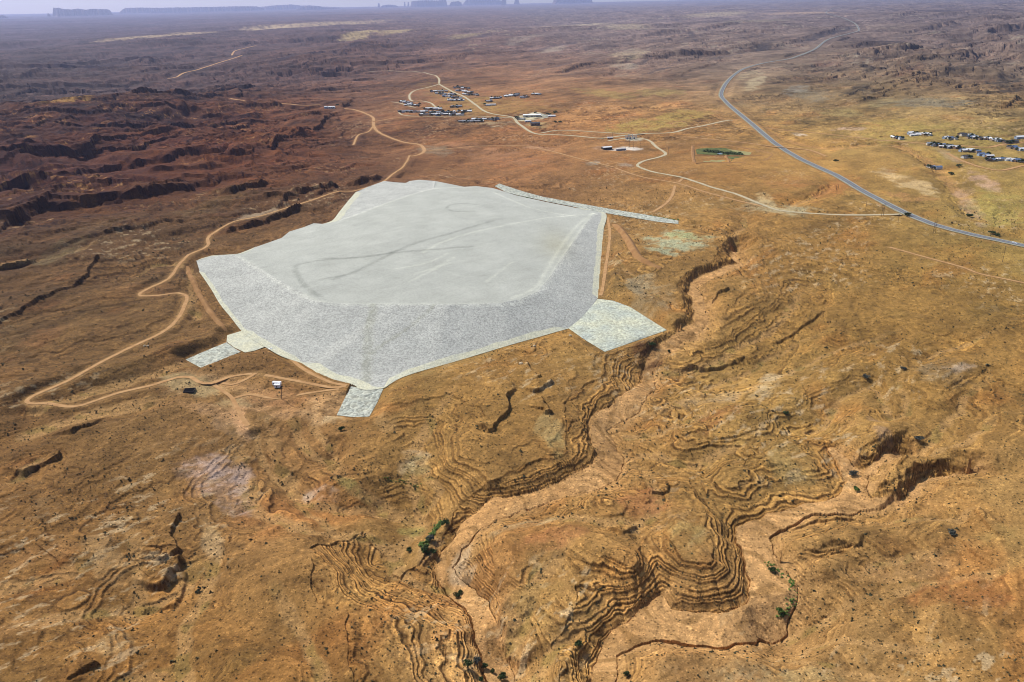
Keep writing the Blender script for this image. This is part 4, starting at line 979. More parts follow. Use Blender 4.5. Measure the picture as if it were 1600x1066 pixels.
tag(apron('channel', m_apron2, "grey rock lined drainage channel behind the back edge of the mound", "drainage_channel"), cat="drainage channel")

# ------------------------------------------------------------------ roads
m_dirt = noisy("road_dirt", tuple(lin((186, 140, 90)) * .76), tuple(lin((206, 162, 110)) * .78), 0.15, 0.95)
m_gravel = noisy("pale_gravel", tuple(lin((186, 172, 136)) * .8), tuple(lin((205, 190, 158)) * .8), 0.15, 0.95)
m_asph = noisy("asphalt", tuple(lin((108, 112, 120)) * .8), tuple(lin((122, 126, 134)) * .8), 0.1, 0.9)
m_should = noisy("shoulder_gravel", tuple(lin((172, 166, 140)) * .75), tuple(lin((150, 144, 110)) * .75), 0.1, 0.95)
m_yel = mat("road_yellow", (.55, .38, .06), .7); m_wht = mat("road_white", (.7, .7, .68), .7)
def ribbon(x, y, z, w_, name, m, dz, off=0.0, parent=None, wob=0.0, dash=None):
    tx, ty = np.gradient(x), np.gradient(y); l = np.hypot(tx, ty) + 1e-6; nx, ny = -ty / l, tx / l
    hw = w_ / 2 * (1 + wob * perlin(x / 19, y / 19, 2))
    hw2 = w_ / 2 * (1 + wob * perlin(x / 17 + 7, y / 17, 6))
    A_ = np.column_stack([x + nx * (off - hw), y + ny * (off - hw), z + dz]); B_ = np.column_stack([x + nx * (off + hw2), y + ny * (off + hw2), z + dz])
    V = np.concatenate([A_, B_]); n = len(x)
    i = np.arange(n - 1)
    if dash: i = i[(i % dash) < dash // 2]
    Fs = np.column_stack([i, i + n, i + 1 + n, i + 1])
    v = V[Fs]; nz = (v[:, 1, 0] - v[:, 0, 0]) * (v[:, 2, 1] - v[:, 0, 1]) - (v[:, 1, 1] - v[:, 0, 1]) * (v[:, 2, 0] - v[:, 0, 0])
    if nz.mean() < 0: Fs = Fs[:, ::-1]
    return link(name, mesh_np(name, V, Fs, True), m, parent)
seen = {}
for i, (nm, kd, wd, (x, y, z), lab) in enumerate(road_lines):
    fr2 = min(np.hypot(x, y).min(), 5000); dz = 0.12 + 0.00009 * fr2
    o = ribbon(x, y, z, wd, nm, m_dirt if kd == "D" else m_gravel, dz + 0.01 * (i % 3), wob=0.35)
    tag(o, kind="structure")
x, y, z = hwy_line
dzh = 0.3 + 0.0002 * np.hypot(x, y)
o = ribbon(x, y, z, 18, "highway_shoulder", m_should, dzh, wob=0.15); tag(o, kind="structure")
o = ribbon(x, y, z, 11, "highway", m_asph, dzh + .03, off=0.8); tag(o, kind="structure")
o = ribbon(x, y, z, .35, "highway_marking", m_yel, dzh + .05, off=0.8); tag(o, kind="structure")
for s in (-4.9, 6.5):
    o = ribbon(x, y, z, .3, "highway_marking", m_wht, dzh + .05, off=s); tag(o, kind="structure")

# ------------------------------------------------------------------ vegetation
m_shrub = noisy("shrub_leaves", (.06, .062, .03), (.12, .105, .055), 0.8, 0.9)
m_bush = noisy("tree_leaves", (.03, .055, .018), (.07, .09, .03), 0.5, 0.9)
m_bush2 = noisy("grey_leaves", (.06, .07, .055), (.11, .11, .09), 0.5, 0.9)
m_green = noisy("green_leaves", (.07, .12, .025), (.13, .19, .04), 0.5, 0.9)
m_bark = noisy("bark", (.09, .06, .04), (.14, .10, .07), 1.5, 0.95)
def leaf_crown(n, rx, rz, zc, size, seed, lobes=5):
    r = np.random.RandomState(seed)
    cs = [(r.uniform(-.45, .45) * rx, r.uniform(-.45, .45) * rx, zc + r.uniform(-.35, .45) * rz, r.uniform(.4, .7)) for _ in range(lobes)]
    v = []; f = []
    for i in range(n):
        c = cs[r.randint(lobes)]
        d = r.normal(size=3); d /= np.linalg.norm(d); rr = c[3] * (r.rand() ** .4)
        p = np.array([c[0] + d[0] * rx * rr, c[1] + d[1] * rx * rr, max(size * .4, c[2] + d[2] * rz * rr)])
        a = r.normal(size=3); a /= np.linalg.norm(a); b = np.cross(a, r.normal(size=3)); b /= np.linalg.norm(b) + 1e-6
        s = size * r.uniform(.6, 1.3)
        k = len(v); v += [tuple(p - a * s - b * s * .6), tuple(p + a * s - b * s * .6), tuple(p + a * s * .7 + b * s), tuple(p - a * s * .7 + b * s)]
        f.append([k, k + 1, k + 2, k + 3])
    return v, f
def shrub_mesh(seed, m):
    v, f = leaf_crown(46, .75, .62, .42, .2, seed, 4)
    me = bpy.data.meshes.new("shrub"); me.from_pydata(v, [], f); me.update(); me.materials.append(m); return me
def tree_mesh(h, r, seed, n, size):
    v, f = leaf_crown(n, r, h * .36, h * .6, size, seed, 6)
    me = bpy.data.meshes.new("crown"); me.from_pydata(v, [], f); me.update(); return me
def trunk_mesh(h, r, seed):
    b = MB(); rr = random.Random(seed)
    b.tube((0, 0, -.5), (0.05, 0.03, h * .4), h * .035, h * .025, 7)
    for k in range(4):
        t = 2 * math.pi * k / 4 + rr.random()
        b.tube((0.05, 0.03, h * (.25 + .04 * k)), (math.cos(t) * r * .55, math.sin(t) * r * .55, h * .7), h * .018, h * .006, 5)
    return b.mesh("trunk")
def make_tree(loc, h, r, seed, m, name, label, cat="tree", group=None, n=260, size=.34):
    e = empty(name, loc, random.random() * 6)
    tag(e, label, cat, group)
    link("crown", tree_mesh(h, r, seed, n, size), m, e); link("trunk", trunk_mesh(h, r, seed), m_bark, e)
    return e
# individually seen trees and bushes by the washes
TREES = [(730,1043,5.0,3.2,m_bush,"dark round bush standing left of the grey one at the bottom of the wash"),
 (745,1036,4.2,3.0,m_bush2,"silvery grey bush on the sand at the bottom of the wash"),(758,1044,3.6,2.2,m_bush,"small dark bush just right of the silvery one on the sand"),
 (784,1062,3.4,2.8,m_bush,"low dark bush at the bottom edge beside the channel"),(769,1050,2.4,1.4,m_bush,"tiny green bush at the left bank of the braided channel"),(752,1064,2.4,1.6,m_bush,"small bush at the bottom edge below the silvery one"),
 (697,820,4.5,3.4,m_bush,"dark tree under the cliff at the upper end of the green strip"),(672,845,5.0,3.8,m_bush2,"blue-grey tree in the middle of the green strip"),
 (667,861,4.5,4.2,m_bush,"dark spreading tree at the mouth of the side gully"),(676,864,3.4,3.0,m_bush,"dark low tree at the lower tip of the green strip"),
 (640,861,3.0,2.4,m_bush,"small dark tree in the gully left of the green strip"),(714,933,3.4,2.4,m_bush,"dark bush on the left bank where the wash widens"),(719,928,2.6,1.8,m_bush,"smaller bush beside the one on the left bank"),
 (1019,541,4.6,4.4,m_bush,"dark green tree filling the narrow gap below the right apron"),(534,673,3.6,3.4,m_bush,"round dark bush just below the bottom apron"),
 (904,1010,3.2,2.6,m_bush,"dark bush on the canyon slope by the lower right wash"),(979,1058,4.0,1.6,m_bush,"tall dark bush in the small side channel at the bottom"),
 (1334,743,3.8,4.0,m_bush2,"blue-grey tree at the fork of the right canyon"),(1338,766,3.0,2.6,m_green,"small green tree below the fork of the right canyon"),(1208,893,3.6,3.0,m_bush,"dark bush at the left edge of the right canyon floor"),
 (1219,957,3.0,2.6,m_green,"bright green bush at the bend of the right canyon floor"),(1354,591,3.4,4.0,m_bush2,"grey bush at the head of the shallow right gully"),(1411,578,3.4,3.4,m_bush2,"grey bush at the bend of the shallow right gully"),
 (1486,835,3.4,3.6,m_bush2,"grey bush on the open slope at right"),(1436,688,4.2,4.6,m_bush2,"grey thicket at the head of the upper canyon branch"),(1228,648,3.2,3.0,m_bush,"bush at the pointed head of the side canyon"),
 (786,1056,2.0,2.0,m_bush,"bush by the channel close to the bottom edge"),(1045,546+4,2.6,2.0,m_bush,"small bush on the bend just right of the dark tree"),
 (1419,338,7.0,6.5,m_bush,"large dark tree where the gravel road meets the highway"),(1551,366,5.0,6.0,m_bush,"dark tree above the highway near the right edge"),(1515,339,5.0,6.5,m_bush,"dark tree in the pink wash beyond the highway"),(1558,363+6,4.0,4.0,m_bush,"small tree beside the dark one near the right edge"),
 (808,187,11,12,m_bush,"big round tree at the left of the white schoolyard"),(836,178,8,8,m_bush,"lone tree behind the white schoolyard"),(857,181,10,10,m_bush,"dark round tree left of the small white house"),(867,179,14,10,m_bush,"tall dark tree right of the small white house"),
 (868,191.5,6,7,m_bush,"small lone tree on the plain right of the schoolyard"),(874,192,6,9,m_bush,"second low tree on the plain right of the schoolyard"),(757,164.5,9,7,m_bush,"dark tree standing beside the village road"),
 (1498,261,6,7,m_bush,"lone dark tree on the yellow grass below the valley houses"),(1485,273,6,7,m_bush,"lone dark tree in the grass below its neighbour"),(527,166,9,8,m_bush,"dark tree right of the hilltop building"),(1306,253,5,6,m_bush,"small dark tree on the slope beyond the highway")]
for i, (u, v, h, r, m, lab) in enumerate(TREES):
    xx, yy, zz = onground(u, v, 0)
    far_ = math.hypot(xx, yy) > 1200
    make_tree((xx, yy, zz - .1), h, r, 100 + i, m, "bush" if h < 4.4 else "tree", lab, "bush" if h < 4.4 else "tree", n=160 if far_ else 340, size=(.9 if far_ else .36))

# ---- shrubs scattered over the near desert
def scatter(n, rmin, rmax, seed):
    r = np.random.RandomState(seed)
    a = np.radians(r.uniform(-42, 42, n)); rr = np.sqrt(r.uniform(rmin ** 2, rmax ** 2, n))
    return rr * np.sin(a), rr * np.cos(a)
sx, sy = scatter(190000, 290, 1500, 5)
su, sv_ = proj(sx, sy, -3.0)
ins = (su > -40) & (su < 1640) & (sv_ > 250) & (sv_ < 1110)
sx, sy, su, sv_ = sx[ins], sy[ins], su[ins], sv_[ins]
def gsamp(G, x, y):
    a = np.arctan2(x, y); r = np.hypot(x, y)
    i = np.clip(np.searchsorted(az, a), 0, na - 1); j = np.clip(np.searchsorted(rad, r), 0, nd - 1)
    return G[j, i]
dens = np.clip(0.34 + 0.75 * fbm(sx / 130, sy / 130, 3, 30), 0.03, 1)
dens *= np.where(gsamp(FLOOR, sx, sy) > .5, 0.10, 1) * np.where(gsamp(cell_mask, sx, sy) > .5, 0, 1) * np.where(gsamp(ROADM, sx, sy) > .3, 0, 1)
dens = np.clip(dens + 0.5 * gsamp(CANY, sx, sy) * (gsamp(FLOOR, sx, sy) < .5) + 0.7 * gsamp(GUL, sx, sy), 0, 1)
dens *= np.clip(1.25 - np.hypot(sx, sy) / 1700, .3, 1)
dens *= np.where((sv_ < 420) & (su < 620), 0.35, 1)
dens *= np.where(gsamp(cell_mask, sx + 4, sy) + gsamp(cell_mask, sx - 4, sy) + gsamp(cell_mask, sx, sy + 5) > .5, 0, 1)
k = np.random.RandomState(6).rand(len(sx)) < dens * 0.62
sx, sy = sx[k], sy[k]; sz = height(sx, sy)
order = np.argsort(np.hypot(sx, sy)); sx, sy, sz = sx[order], sy[order], sz[order]
su, sv_ = proj(sx, sy, sz)
vis = (su > 4) & (su < 1596) & (sv_ > 0) & (sv_ < 1062)
ind = np.nonzero(vis)[0][:290]
meshes = [shrub_mesh(200 + i, m_shrub) for i in range(6)]
rs = np.random.RandomState(9)
for j in ind:
    o = bpy.data.objects.new("shrub", meshes[rs.randint(6)]); COL.objects.link(o)
    s = float(np.exp(rs.normal(-0.62, .3)))
    o.location = (sx[j], sy[j], sz[j] - .06); o.scale = (s, s, s * rs.uniform(.7, 1.1)); o.rotation_euler = (0, 0, rs.rand() * 6.28)
    tag(o, "small round dark desert shrub growing on bare soil near the bottom of the view", "shrub", "desert shrubs nearest the viewer")
rest = np.setdiff1d(np.arange(len(sx)), ind)
# one mass of far shrubs: each a small rough cluster of leaves
tv, tf_ = leaf_crown(9, .75, .6, .45, .42, 3, 3); tv = np.array(tv); tf_ = np.array(tf_)
tv2, tf2_ = leaf_crown(9, .75, .6, .45, .42, 8, 3); tv2 = np.array(tv2)
N = len(rest); s = np.exp(rs.normal(-0.8, .4, N)) * (1 + 0.00025 * np.hypot(sx[rest], sy[rest])); t = rs.rand(N) * 6.28
Vs = np.where((rs.rand(N) < .5)[:, None, None], tv[None], tv2[None]) * s[:, None, None]
cs, sn = np.cos(t)[:, None], np.sin(t)[:, None]
Vr = np.stack([Vs[..., 0] * cs - Vs[..., 1] * sn + sx[rest][:, None], Vs[..., 0] * sn + Vs[..., 1] * cs + sy[rest][:, None], Vs[..., 2] + sz[rest][:, None] - .1], -1)
Fr = (tf_[None] + (np.arange(N) * len(tv))[:, None, None]).reshape(-1, 4)
o = link("desert_scrub", mesh_np("desert_scrub", Vr.reshape(-1, 3), Fr), m_shrub)
tag(o, "thousands of tiny dark shrubs dotting the desert slopes", "scrub", kind="stuff")

# green growth: along the channel, the wash and the lagoons
def green_mass(zones, n, size, name, label, m, seed):
    r = np.random.RandomState(seed); xs, ys = [], []
    for (u0, v0, u1, v1, w_, c) in zones:
        for _ in range(int(n * c)):
            t = r.rand(); uu, vv = u0 + (u1 - u0) * t + r.normal() * w_, v0 + (v1 - v0) * t + r.normal() * w_ * .35
            xx, yy, zz = onground(uu, vv, 0) if _ % 1 == 0 else (0, 0, 0)
            xs.append((xx, yy, zz))
    p = np.array(xs); q = len(p); s_ = size * r.uniform(.6, 1.4, q)
    v = tv[None] * s_[:, None, None]
    Vv = v + p[:, None, :] - np.array([0, 0, .1])
    Ff = (tf_[None] + (np.arange(q) * len(tv))[:, None, None]).reshape(-1, 4)
    o = link(name, mesh_np(name, Vv.reshape(-1, 3), Ff), m); tag(o, label, "vegetation", kind="stuff")
green_mass([(663,855,672,838,2,.3),(672,838,690,815,2.5,.5),(655,850,668,868,3,.2)], 120, 1.6, "streamside_grass", "bright green growth under the cliff in the wash", m_green, 1)
green_mass([(782,292,798,303,1.2,.3),(798,303,830,311,1,.3),(1008,338,1058,345,3,.9)], 120, 1.6, "channel_grass", "green growth along the drainage channel", m_green, 2)
green_mass([(1195,878,1235,905,5,.3),(1235,905,1240,945,4,.3),(1240,945,1215,965,5,.3),(600,747,652,760,5,.3)], 110, .9, "wash_grass", "green growth on the canyon floor at right and in the side gully", m_green, 3)

# ------------------------------------------------------------------ lagoons
m_water = mat("pond_water", (.25, .33, .38), .15, .6)
m_reed = noisy("lagoon_weed", tuple(lin((122, 122, 62)) * .8), tuple(lin((66, 82, 40)) * .8), 0.12, .9, 0.6, 0.6)
m_reed2 = noisy("dry_lagoon_bed", tuple(lin((150, 146, 92)) * .8), tuple(lin((170, 156, 104)) * .8), 0.1, .95)
m_berm = noisy("berm_soil", tuple(lin((150, 108, 64)) * .8), tuple(lin((172, 130, 82)) * .8), 0.1, .95)
def flat_poly(pts, name, m, dz, kind="structure", label=None):
    x0, y0, z0 = onground(1127, 240, 5)
    V = [(*P(u, v, z0 + dz), z0 + dz) for u, v in pts]
    me = bpy.data.meshes.new(name); me.from_pydata(V, [], [list(range(len(V)))]); me.update()
    o = link(name, me, m); tag(o, label, None, kind=kind); return o, z0
_, zl = flat_poly([(1086,231),(1134,231.5),(1164,240),(1160,242.5),(1120,242),(1089,241)], "lagoon_bed", m_reed, .5)
flat_poly([(1136,233),(1196,241),(1198,243.5),(1166,243)], "lagoon_bed", m_reed2, .55)
flat_poly([(1089,246),(1130,247),(1134,253.5),(1100,253)], "lagoon_bed", m_reed2, .6)
flat_poly([(1136,244.5),(1180,245),(1176,251),(1145,253.5)], "lagoon_bed", m_reed, .65)
flat_poly([(1120,239.8),(1128,238.4),(1133,239),(1130,241),(1121,241.2)], "pond_water", m_water, .75)
def berm(pts, w_, h, name="berm"):
    pw = [np.array((*P(u, v, zl), 0)) for u, v in pts]; L = smooth_line(pw, 12)
    x = np.array([p[0] for p in L]); y = np.array([p[1] for p in L])
    tx, ty = np.gradient(x), np.gradient(y); l = np.hypot(tx, ty) + 1e-6; nx, ny = -ty / l, tx / l
    rows = [np.column_stack([x + nx * w_ * o_, y + ny * w_ * o_, np.full(len(x), zl + hh)]) for o_, hh in ((-1, -.5), (-.3, h), (.3, h), (1, -.5))]
    n = len(x); V = np.concatenate(rows)
    Fs = [[k_ * n + i, k_ * n + i + 1, (k_ + 1) * n + i + 1, (k_ + 1) * n + i] for k_ in range(3) for i in range(n - 1)]
    o = link(name, mesh_np(name, V, np.array(Fs)), m_berm); return o
tag(berm([(1082,229),(1140,229),(1200,240),(1204,246),(1180,255),(1100,255),(1085,254),(1082,229)], 6, 2.2), "earth bank enclosing all the green lagoons", "earth bank")
tag(berm([(1087,244),(1130,243.8),(1196,244.5)], 5, 2.0), "earth bank between the upper and lower lagoons", "earth bank")
tag(berm([(1134,244),(1140,254)], 4, 2.0), "short earth bank dividing the lower lagoons", "earth bank")
green_mass([(1100,236,1125,239,2,.5),(1125,240,1160,241.5,2,.4)], 120, 4.5, "lagoon_reeds", "dark green reeds in the upper lagoon", m_bush, 4)

# diversion banks right of the mound and left of it (ridges of earth)
def ridge(pts, w_, h, label):
    w3 = [onground(u, v, 0) for u, v in pts]; L = smooth_line(w3, 6)
    x = np.array([p[0] for p in L]); y = np.array([p[1] for p in L]); z = height(x, y)
    tx, ty = np.gradient(x), np.gradient(y); l = np.hypot(tx, ty) + 1e-6; nx, ny = -ty / l, tx / l
    e_ = np.clip(np.minimum(np.arange(len(x)), np.arange(len(x))[::-1]) / 4, 0.05, 1)
    rows = []
    for o_, hh in ((-1, -.7), (-.55, .45), (-.18, 1), (.18, 1), (.55, .45), (1, -.7)):
        px_, py_ = x + nx * w_ * o_, y + ny * w_ * o_
        zz = height(px_, py_)
        rows.append(np.column_stack([px_, py_, np.where(hh > 0, z + h * hh * e_, zz - .8)]))
    n = len(x); V = np.concatenate(rows)
    Fs = [[k_ * n + i, k_ * n + i + 1, (k_ + 1) * n + i + 1, (k_ + 1) * n + i] for k_ in range(5) for i in range(n - 1)]
    o = link("earth_bank", mesh_np("earth_bank", V, np.array(Fs), True), m_berm); tag(o, label, "earth bank")
ridge([(960,350),(970,360),(980,373),(990,390),(999,403),(1015,413),(1032,420)], 7, 4.0, "curved earth bank with a pale crest right of the mound")
ridge([(291,416),(305,445),(318,470),(335,495),(352,518)], 4, 2.2, "straight low earth bank left of the mound")

# ------------------------------------------------------------------ houses
m_walls = [noisy("wall_" + n_, c, tuple(q * .85 for q in c), .8) for n_, c in (("cream", (.55, .5, .4)), ("tan", (.4, .3, .2)), ("white", (.62, .62, .6)), ("blue", (.3, .36, .45)), ("brown", (.22, .15, .1)))]
m_roofs = {"white": noisy("roof_white", (.8, .8, .8), (.7, .7, .7), .3, .5), "grey": noisy("roof_grey", (.3, .31, .34), (.22, .23, .26), .3, .7),
           "dark": noisy("roof_dark", (.07, .075, .09), (.05, .05, .06), .3, .7), "blue": noisy("roof_blue", (.14, .2, .32), (.11, .16, .27), .3, .6), "brown": noisy("roof_brown", (.2, .12, .08), (.15, .09, .06), .3, .7)}
m_glass = mat("window_glass", (.03, .04, .05), .15, .5); m_door = mat("door_paint", (.25, .12, .07), .6)
def house_meshes(L, W_, H_, rh):
    wl = MB().box((0, 0, H_ / 2 - .5), (L, W_, H_ + 1))
    for s_ in (-1, 1): wl.poly([(s_ * L / 2, -W_ / 2, H_), (s_ * L / 2, W_ / 2, H_), (s_ * L / 2, 0, H_ + rh)], [[0, 1, 2] if s_ > 0 else [2, 1, 0]])
    o_ = .6; th = .2; a = L / 2 + o_; b = W_ / 2 + o_; e_ = H_ - rh * o_ / (W_ / 2)
    rf = MB()
    for s_ in (-1, 1):
        rf.poly([(-a, s_ * b, e_ + .05), (a, s_ * b, e_ + .05), (a, 0, H_ + rh + .05), (-a, 0, H_ + rh + .05), (-a, s_ * b, e_ + .05 + th), (a, s_ * b, e_ + .05 + th), (a, 0, H_ + rh + .05 + th), (-a, 0, H_ + rh + .05 + th)],
                [[0, 1, 2, 3], [4, 5, 6, 7], [0, 1, 5, 4], [0, 3, 7, 4], [1, 2, 6, 5]])
    wn = MB()
    for s_ in (-1, 1):
        for xw in (-L * .32, L * .3): wn.box((xw, s_ * (W_ / 2 + .02), H_ * .55), (1.4, .08, 1.1))
    dr = MB().box((L * .02, -(W_ / 2 + .03), 1.05), (1.0, .1, 2.1))
    return wl.mesh("wall"), rf.mesh("roof"), wn.mesh("window"), dr.mesh("door")
HM = [house_meshes(10, 7.5, 2.9, 1.6), house_meshes(12, 8, 3.0, 1.8), house_meshes(14, 6, 2.8, 1.0)]
def house(u, v, roof, wall, kind, rz, label, group, detail=True):
    x_, y_, z_ = onground(u, v, 5)
    e = empty("house", (x_, y_, z_ + .3), rz); tag(e, label, "house", group)
    wl, rf, wn, dr = HM[kind]
    for nm, me, m in (("wall", wl, m_walls[wall]), ("roof", rf, m_roofs[roof])) + ((("window", wn, m_glass), ("door", dr, m_door)) if detail else ()):
        me2 = me if me.materials and me.materials[0] == m else None
        if me2 is None:
            me2 = me.copy(); me2.materials.clear(); me2.materials.append(m)
        link(nm, me2, None, e)
    e.scale = (1.12, 1.12, 1.25)
    return e
_cache = {}
hr = random.Random(4)
def block(u0, v0, u1, v1, n, jv, label, group, roofs, rz, wname):
    out = []
    for i in range(n):
        t = (i + .5) / n
        uu = u0 + (u1 - u0) * t + hr.uniform(-1.2, 1.2); vv = v0 + (v1 - v0) * t + hr.uniform(-jv, jv)
        rf = hr.choice(roofs)
        house(uu, vv, rf, hr.randrange(5), hr.randrange(3), rz + hr.uniform(-.25, .25) + (math.pi / 2 if hr.random() < .25 else 0), f"small {'pale' if rf == 'white' else rf} roofed house {label}", f"{rf} roofed houses {group}", False)
        out.append((uu, vv))
    return out
HP = []
mix1 = ["white", "white", "grey", "dark", "blue"]
HP += block(673,144,700,143,6,.6,"in the upper left block of the village above the curved road","in the upper left block",mix1,.1,"")
HP += block(680,147,712,149,7,.6,"in the middle rows of the village left block","in the left block's middle rows",mix1,.1,"")
HP += block(692,151,722,155,7,.6,"in the lower rows of the village left block","in the left block's lower rows",mix1,.1,"")
HP += block(700,157.5,725,157.5,6,.5,"at the foot of the village left block","at the foot of the left block",["white","white","grey"],.1,"")
HP += block(708,138,733,138,6,.6,"in the top row right of the village road","in the top row right of the road",["grey","dark","white"],.1,"")
HP += block(712,142,740,145,6,.6,"in the second row right of the village road","in the second row right of the road",mix1,.1,"")
HP += block(724,148,748,149.5,6,.6,"in the third row right of the village road","in the third row right of the road",["white","grey","dark"],.1,"")
HP += block(626,159,644,163,5,.5,"in the cluster at the far left of the village","in the far left cluster",mix1,.2,"")
HP += block(634,165,657,166,6,.7,"in the lower part of the cluster at the far left","in the far left cluster's lower part",["dark","grey","white"],.2,"")
HP += block(664,170.5,690,171.5,6,.3,"in the short row above the two long rows","in the short row",["white"],.05,"")
HP += block(622,175.5,668,175.5,8,.5,"in the left half of the upper long row","in the upper long row, left half",["white","dark","grey"],.05,"")
HP += block(670,177,738,175,11,.6,"in the right half of the upper long row","in the upper long row, right half",["white","dark","grey"],.05,"")
HP += block(655,179.5,725,180.5,11,.5,"in the lower long row of the village","in the lower long row",["white","white","dark","grey"],.05,"")
HP += block(703,168,722,167.5,4,.3,"in the short dark row left of the junction","in the short dark row",["dark","grey"],.0,"")
HP += block(717,191,755,190,6,.5,"in the left half of the row below the village street","in the row below the street, left half",["white","white","grey"],.05,"")
HP += block(738,187.5,780,187,9,.4,"in the right half of the row below the village street","in the row below the street, right half",["white","grey","dark"],.05,"")
HP += block(768,155,784,153.5,5,.5,"in the left part of the separate right hand cluster","in the separate cluster, left part",["blue","white","grey"],.1,"")
HP += block(788,152,812,148.5,8,.6,"in the middle of the separate right hand cluster","in the separate cluster, middle",["grey","white","dark","blue"],.1,"")
HP += block(814,153,824,151.5,3,.4,"in the tail of the separate right hand cluster","in the separate cluster's tail",["brown","grey"],.1,"")
HP += block(832,148,844,148,3,.3,"in the short row farthest right of the village","in the farthest right row",["white","grey"],.0,"")
HP += block(760,160,768,158,2,.3,"in the pair left of the separate cluster","in the pair left of the separate cluster",["grey"],.0,"")
mix2 = ["white","blue","dark","grey"]
HP += block(1420,209.5,1436,212,4,.5,"in the first group above the valley road","in the first valley group",mix2,.1,"")
HP += block(1441,211,1454,211.5,3,.3,"at the right end of the first valley group","at the right end of the first valley group",["white","grey"],.1,"")
HP += block(1451,227,1480,228,7,.6,"in the dark roofed cluster just below the valley road","in the cluster below the valley road",["dark","dark","grey","blue"],.1,"")
HP += block(1470,231,1496,231.5,6,.6,"in the pale lower fringe of that valley cluster","in the cluster's pale fringe",["white","grey"],.1,"")
HP += block(1499,211,1520,214,5,.6,"in the upper left part of the long hillside row","in the hillside row, upper left",["white","grey","dark"],.1,"")
HP += block(1512,216,1536,218.5,6,.6,"in the middle left part of the long hillside row","in the hillside row, middle left",mix2,.1,"")
HP += block(1538,218,1566,221.5,8,.7,"in the middle of the long hillside row","in the hillside row, middle",mix2,.1,"")
HP += block(1568,224,1588,223,5,.6,"at the right part of the long hillside row","in the hillside row, right part",["blue","dark","white"],.1,"")
HP += block(1589,217,1600,216,2,.4,"above the end of the hillside row at the photo's edge","above the row's end",["dark","white"],.1,"")
HP += block(1501,236,1530,238.5,6,.6,"in the cluster by the green garden patch","by the green patch",mix2,.1,"")
HP += block(1505,247,1514,247,2,.3,"in the pair below the green garden patch","in the pair below the green patch",["dark","blue"],.1,"")
HP += block(1541,252,1565,250,5,.6,"in the lower right cluster above the curved dirt road","in the lower right cluster",["white","dark","blue"],.1,"")
HP += block(1568,250,1598,254,7,.8,"in the rightmost cluster at the photo's edge","in the rightmost cluster",["dark","blue","white"],.1,"")
HP += block(1392,216,1412,219,3,1,"scattered left of the first valley group","left of the first valley group",mix2,.1,"")
HP += block(1474,216,1494,218,3,1,"scattered between the two valley groups","between the valley groups",mix2,.1,"")
HP += block(1530,243,1550,245,3,1,"scattered between the garden and the lower right cluster","between garden and lower right cluster",mix2,.1,"")
HP += block(1575,231,1598,235,4,1,"scattered below the right end of the hillside row","below the row's right end",mix2,.1,"")
HP += block(1450,262,1455,262,1,.1,"standing alone on the slope beyond the highway","alone beyond the highway",["brown"],.1,"")
HP += block(1460,264,1468,264,2,.2,"with a blue neighbour on the slope beyond the highway","in the pair beyond the highway",["blue"],.1,"")
# trees between the houses
tm = [(tree_mesh(8, 5.2, 300 + i, 90, 1.15), trunk_mesh(8, 5.2, 300 + i)) for i in range(4)]
for a, b in tm: a.materials.append(m_bush); b.materials.append(m_bark)
for i, (uu, vv) in enumerate(HP):
    for q_ in range(1 if hr.random() < .3 else 2):
        u2, v2b = uu + hr.uniform(-4, 4), vv + hr.uniform(-1.5, 1.2)
        x_, y_, z_ = onground(u2, v2b, 5)
        e = empty("yard_tree", (x_, y_, z_), hr.random() * 6)
        vil = uu < 1000
        tag(e, "small dark green tree between the houses of the village" if vil else "small dark green tree among the houses at the right edge", "tree", "yard trees in the village" if vil else "yard trees in the right hand settlement")
        a, b = tm[hr.randrange(4)]; link("crown", a, None, e); link("trunk", b, None, e)
        e.scale = [hr.uniform(.5, 1.05)] * 3

# ------------------------------------------------------------------ other buildings
def big_building(u, v, L, W_, H_, rz, wallm, roofm, name, label, cat, flat=True, doors=True):
    x_, y_, z_ = onground(u, v, 5)
    e = empty(name, (x_, y_, z_), rz); tag(e, label, cat)
    MB().box((0, 0, H_ / 2 - .5), (L, W_, H_ + 1)).build("wall", wallm, e)
    if flat: MB().box((0, 0, H_ + .35), (L + .8, W_ + .8, .5)).build("roof", roofm, e)
    else:
        rh = W_ * .12
        MB().poly([(-L / 2 - .5, -W_ / 2 - .5, H_ + .02), (L / 2 + .5, -W_ / 2 - .5, H_ + .02), (L / 2 + .5, W_ / 2 + .5, H_ + .02), (-L / 2 - .5, W_ / 2 + .5, H_ + .02), (-L / 2 - .5, 0, H_ + rh), (L / 2 + .5, 0, H_ + rh)],
                  [[0, 1, 5, 4], [2, 3, 4, 5], [0, 4, 3], [1, 2, 5], [3, 2, 1, 0]]).build("roof", roofm, e)
    if doors:
        for k_ in range(3):
            xx = (-.3 + .3 * k_) * L
            MB().box((xx, -W_ / 2 - .05, H_ * .5), (L * .12, .12, H_ * .35)).build("window", m_glass, e)
        MB().box((L * .15, -W_ / 2 - .06, 1.2), (1.6, .14, 2.4)).build("door", m_door, e)
    return e
WT, GR = m_roofs["white"], m_roofs["grey"]
m_drk = mat("dark_wall", (.035, .03, .03), .8)
big_building(518.5,169.5,22,15,6,.05,m_walls[2],WT,"pump_building","boxy white roofed building on the hilltop at the end of the dirt road","building")
def tank(u, v, r, h, label):
    x_, y_, z_ = onground(u, v, 5)
    e = empty("water_tank", (x_, y_, z_)); tag(e, label, "water tank")
    MB().tube((0, 0, -.5), (0, 0, h), r, r, 28).build("shell", m_walls[3], e)
    MB().tube((0, 0, h), (0, 0, h + r * .16), r * 1.02, r * .15, 28).build("roof", WT, e)
    MB().tube((r + .15, 0, 0), (r + .15, 0, h), .12, .12, 5).build("ladder", GR, e)
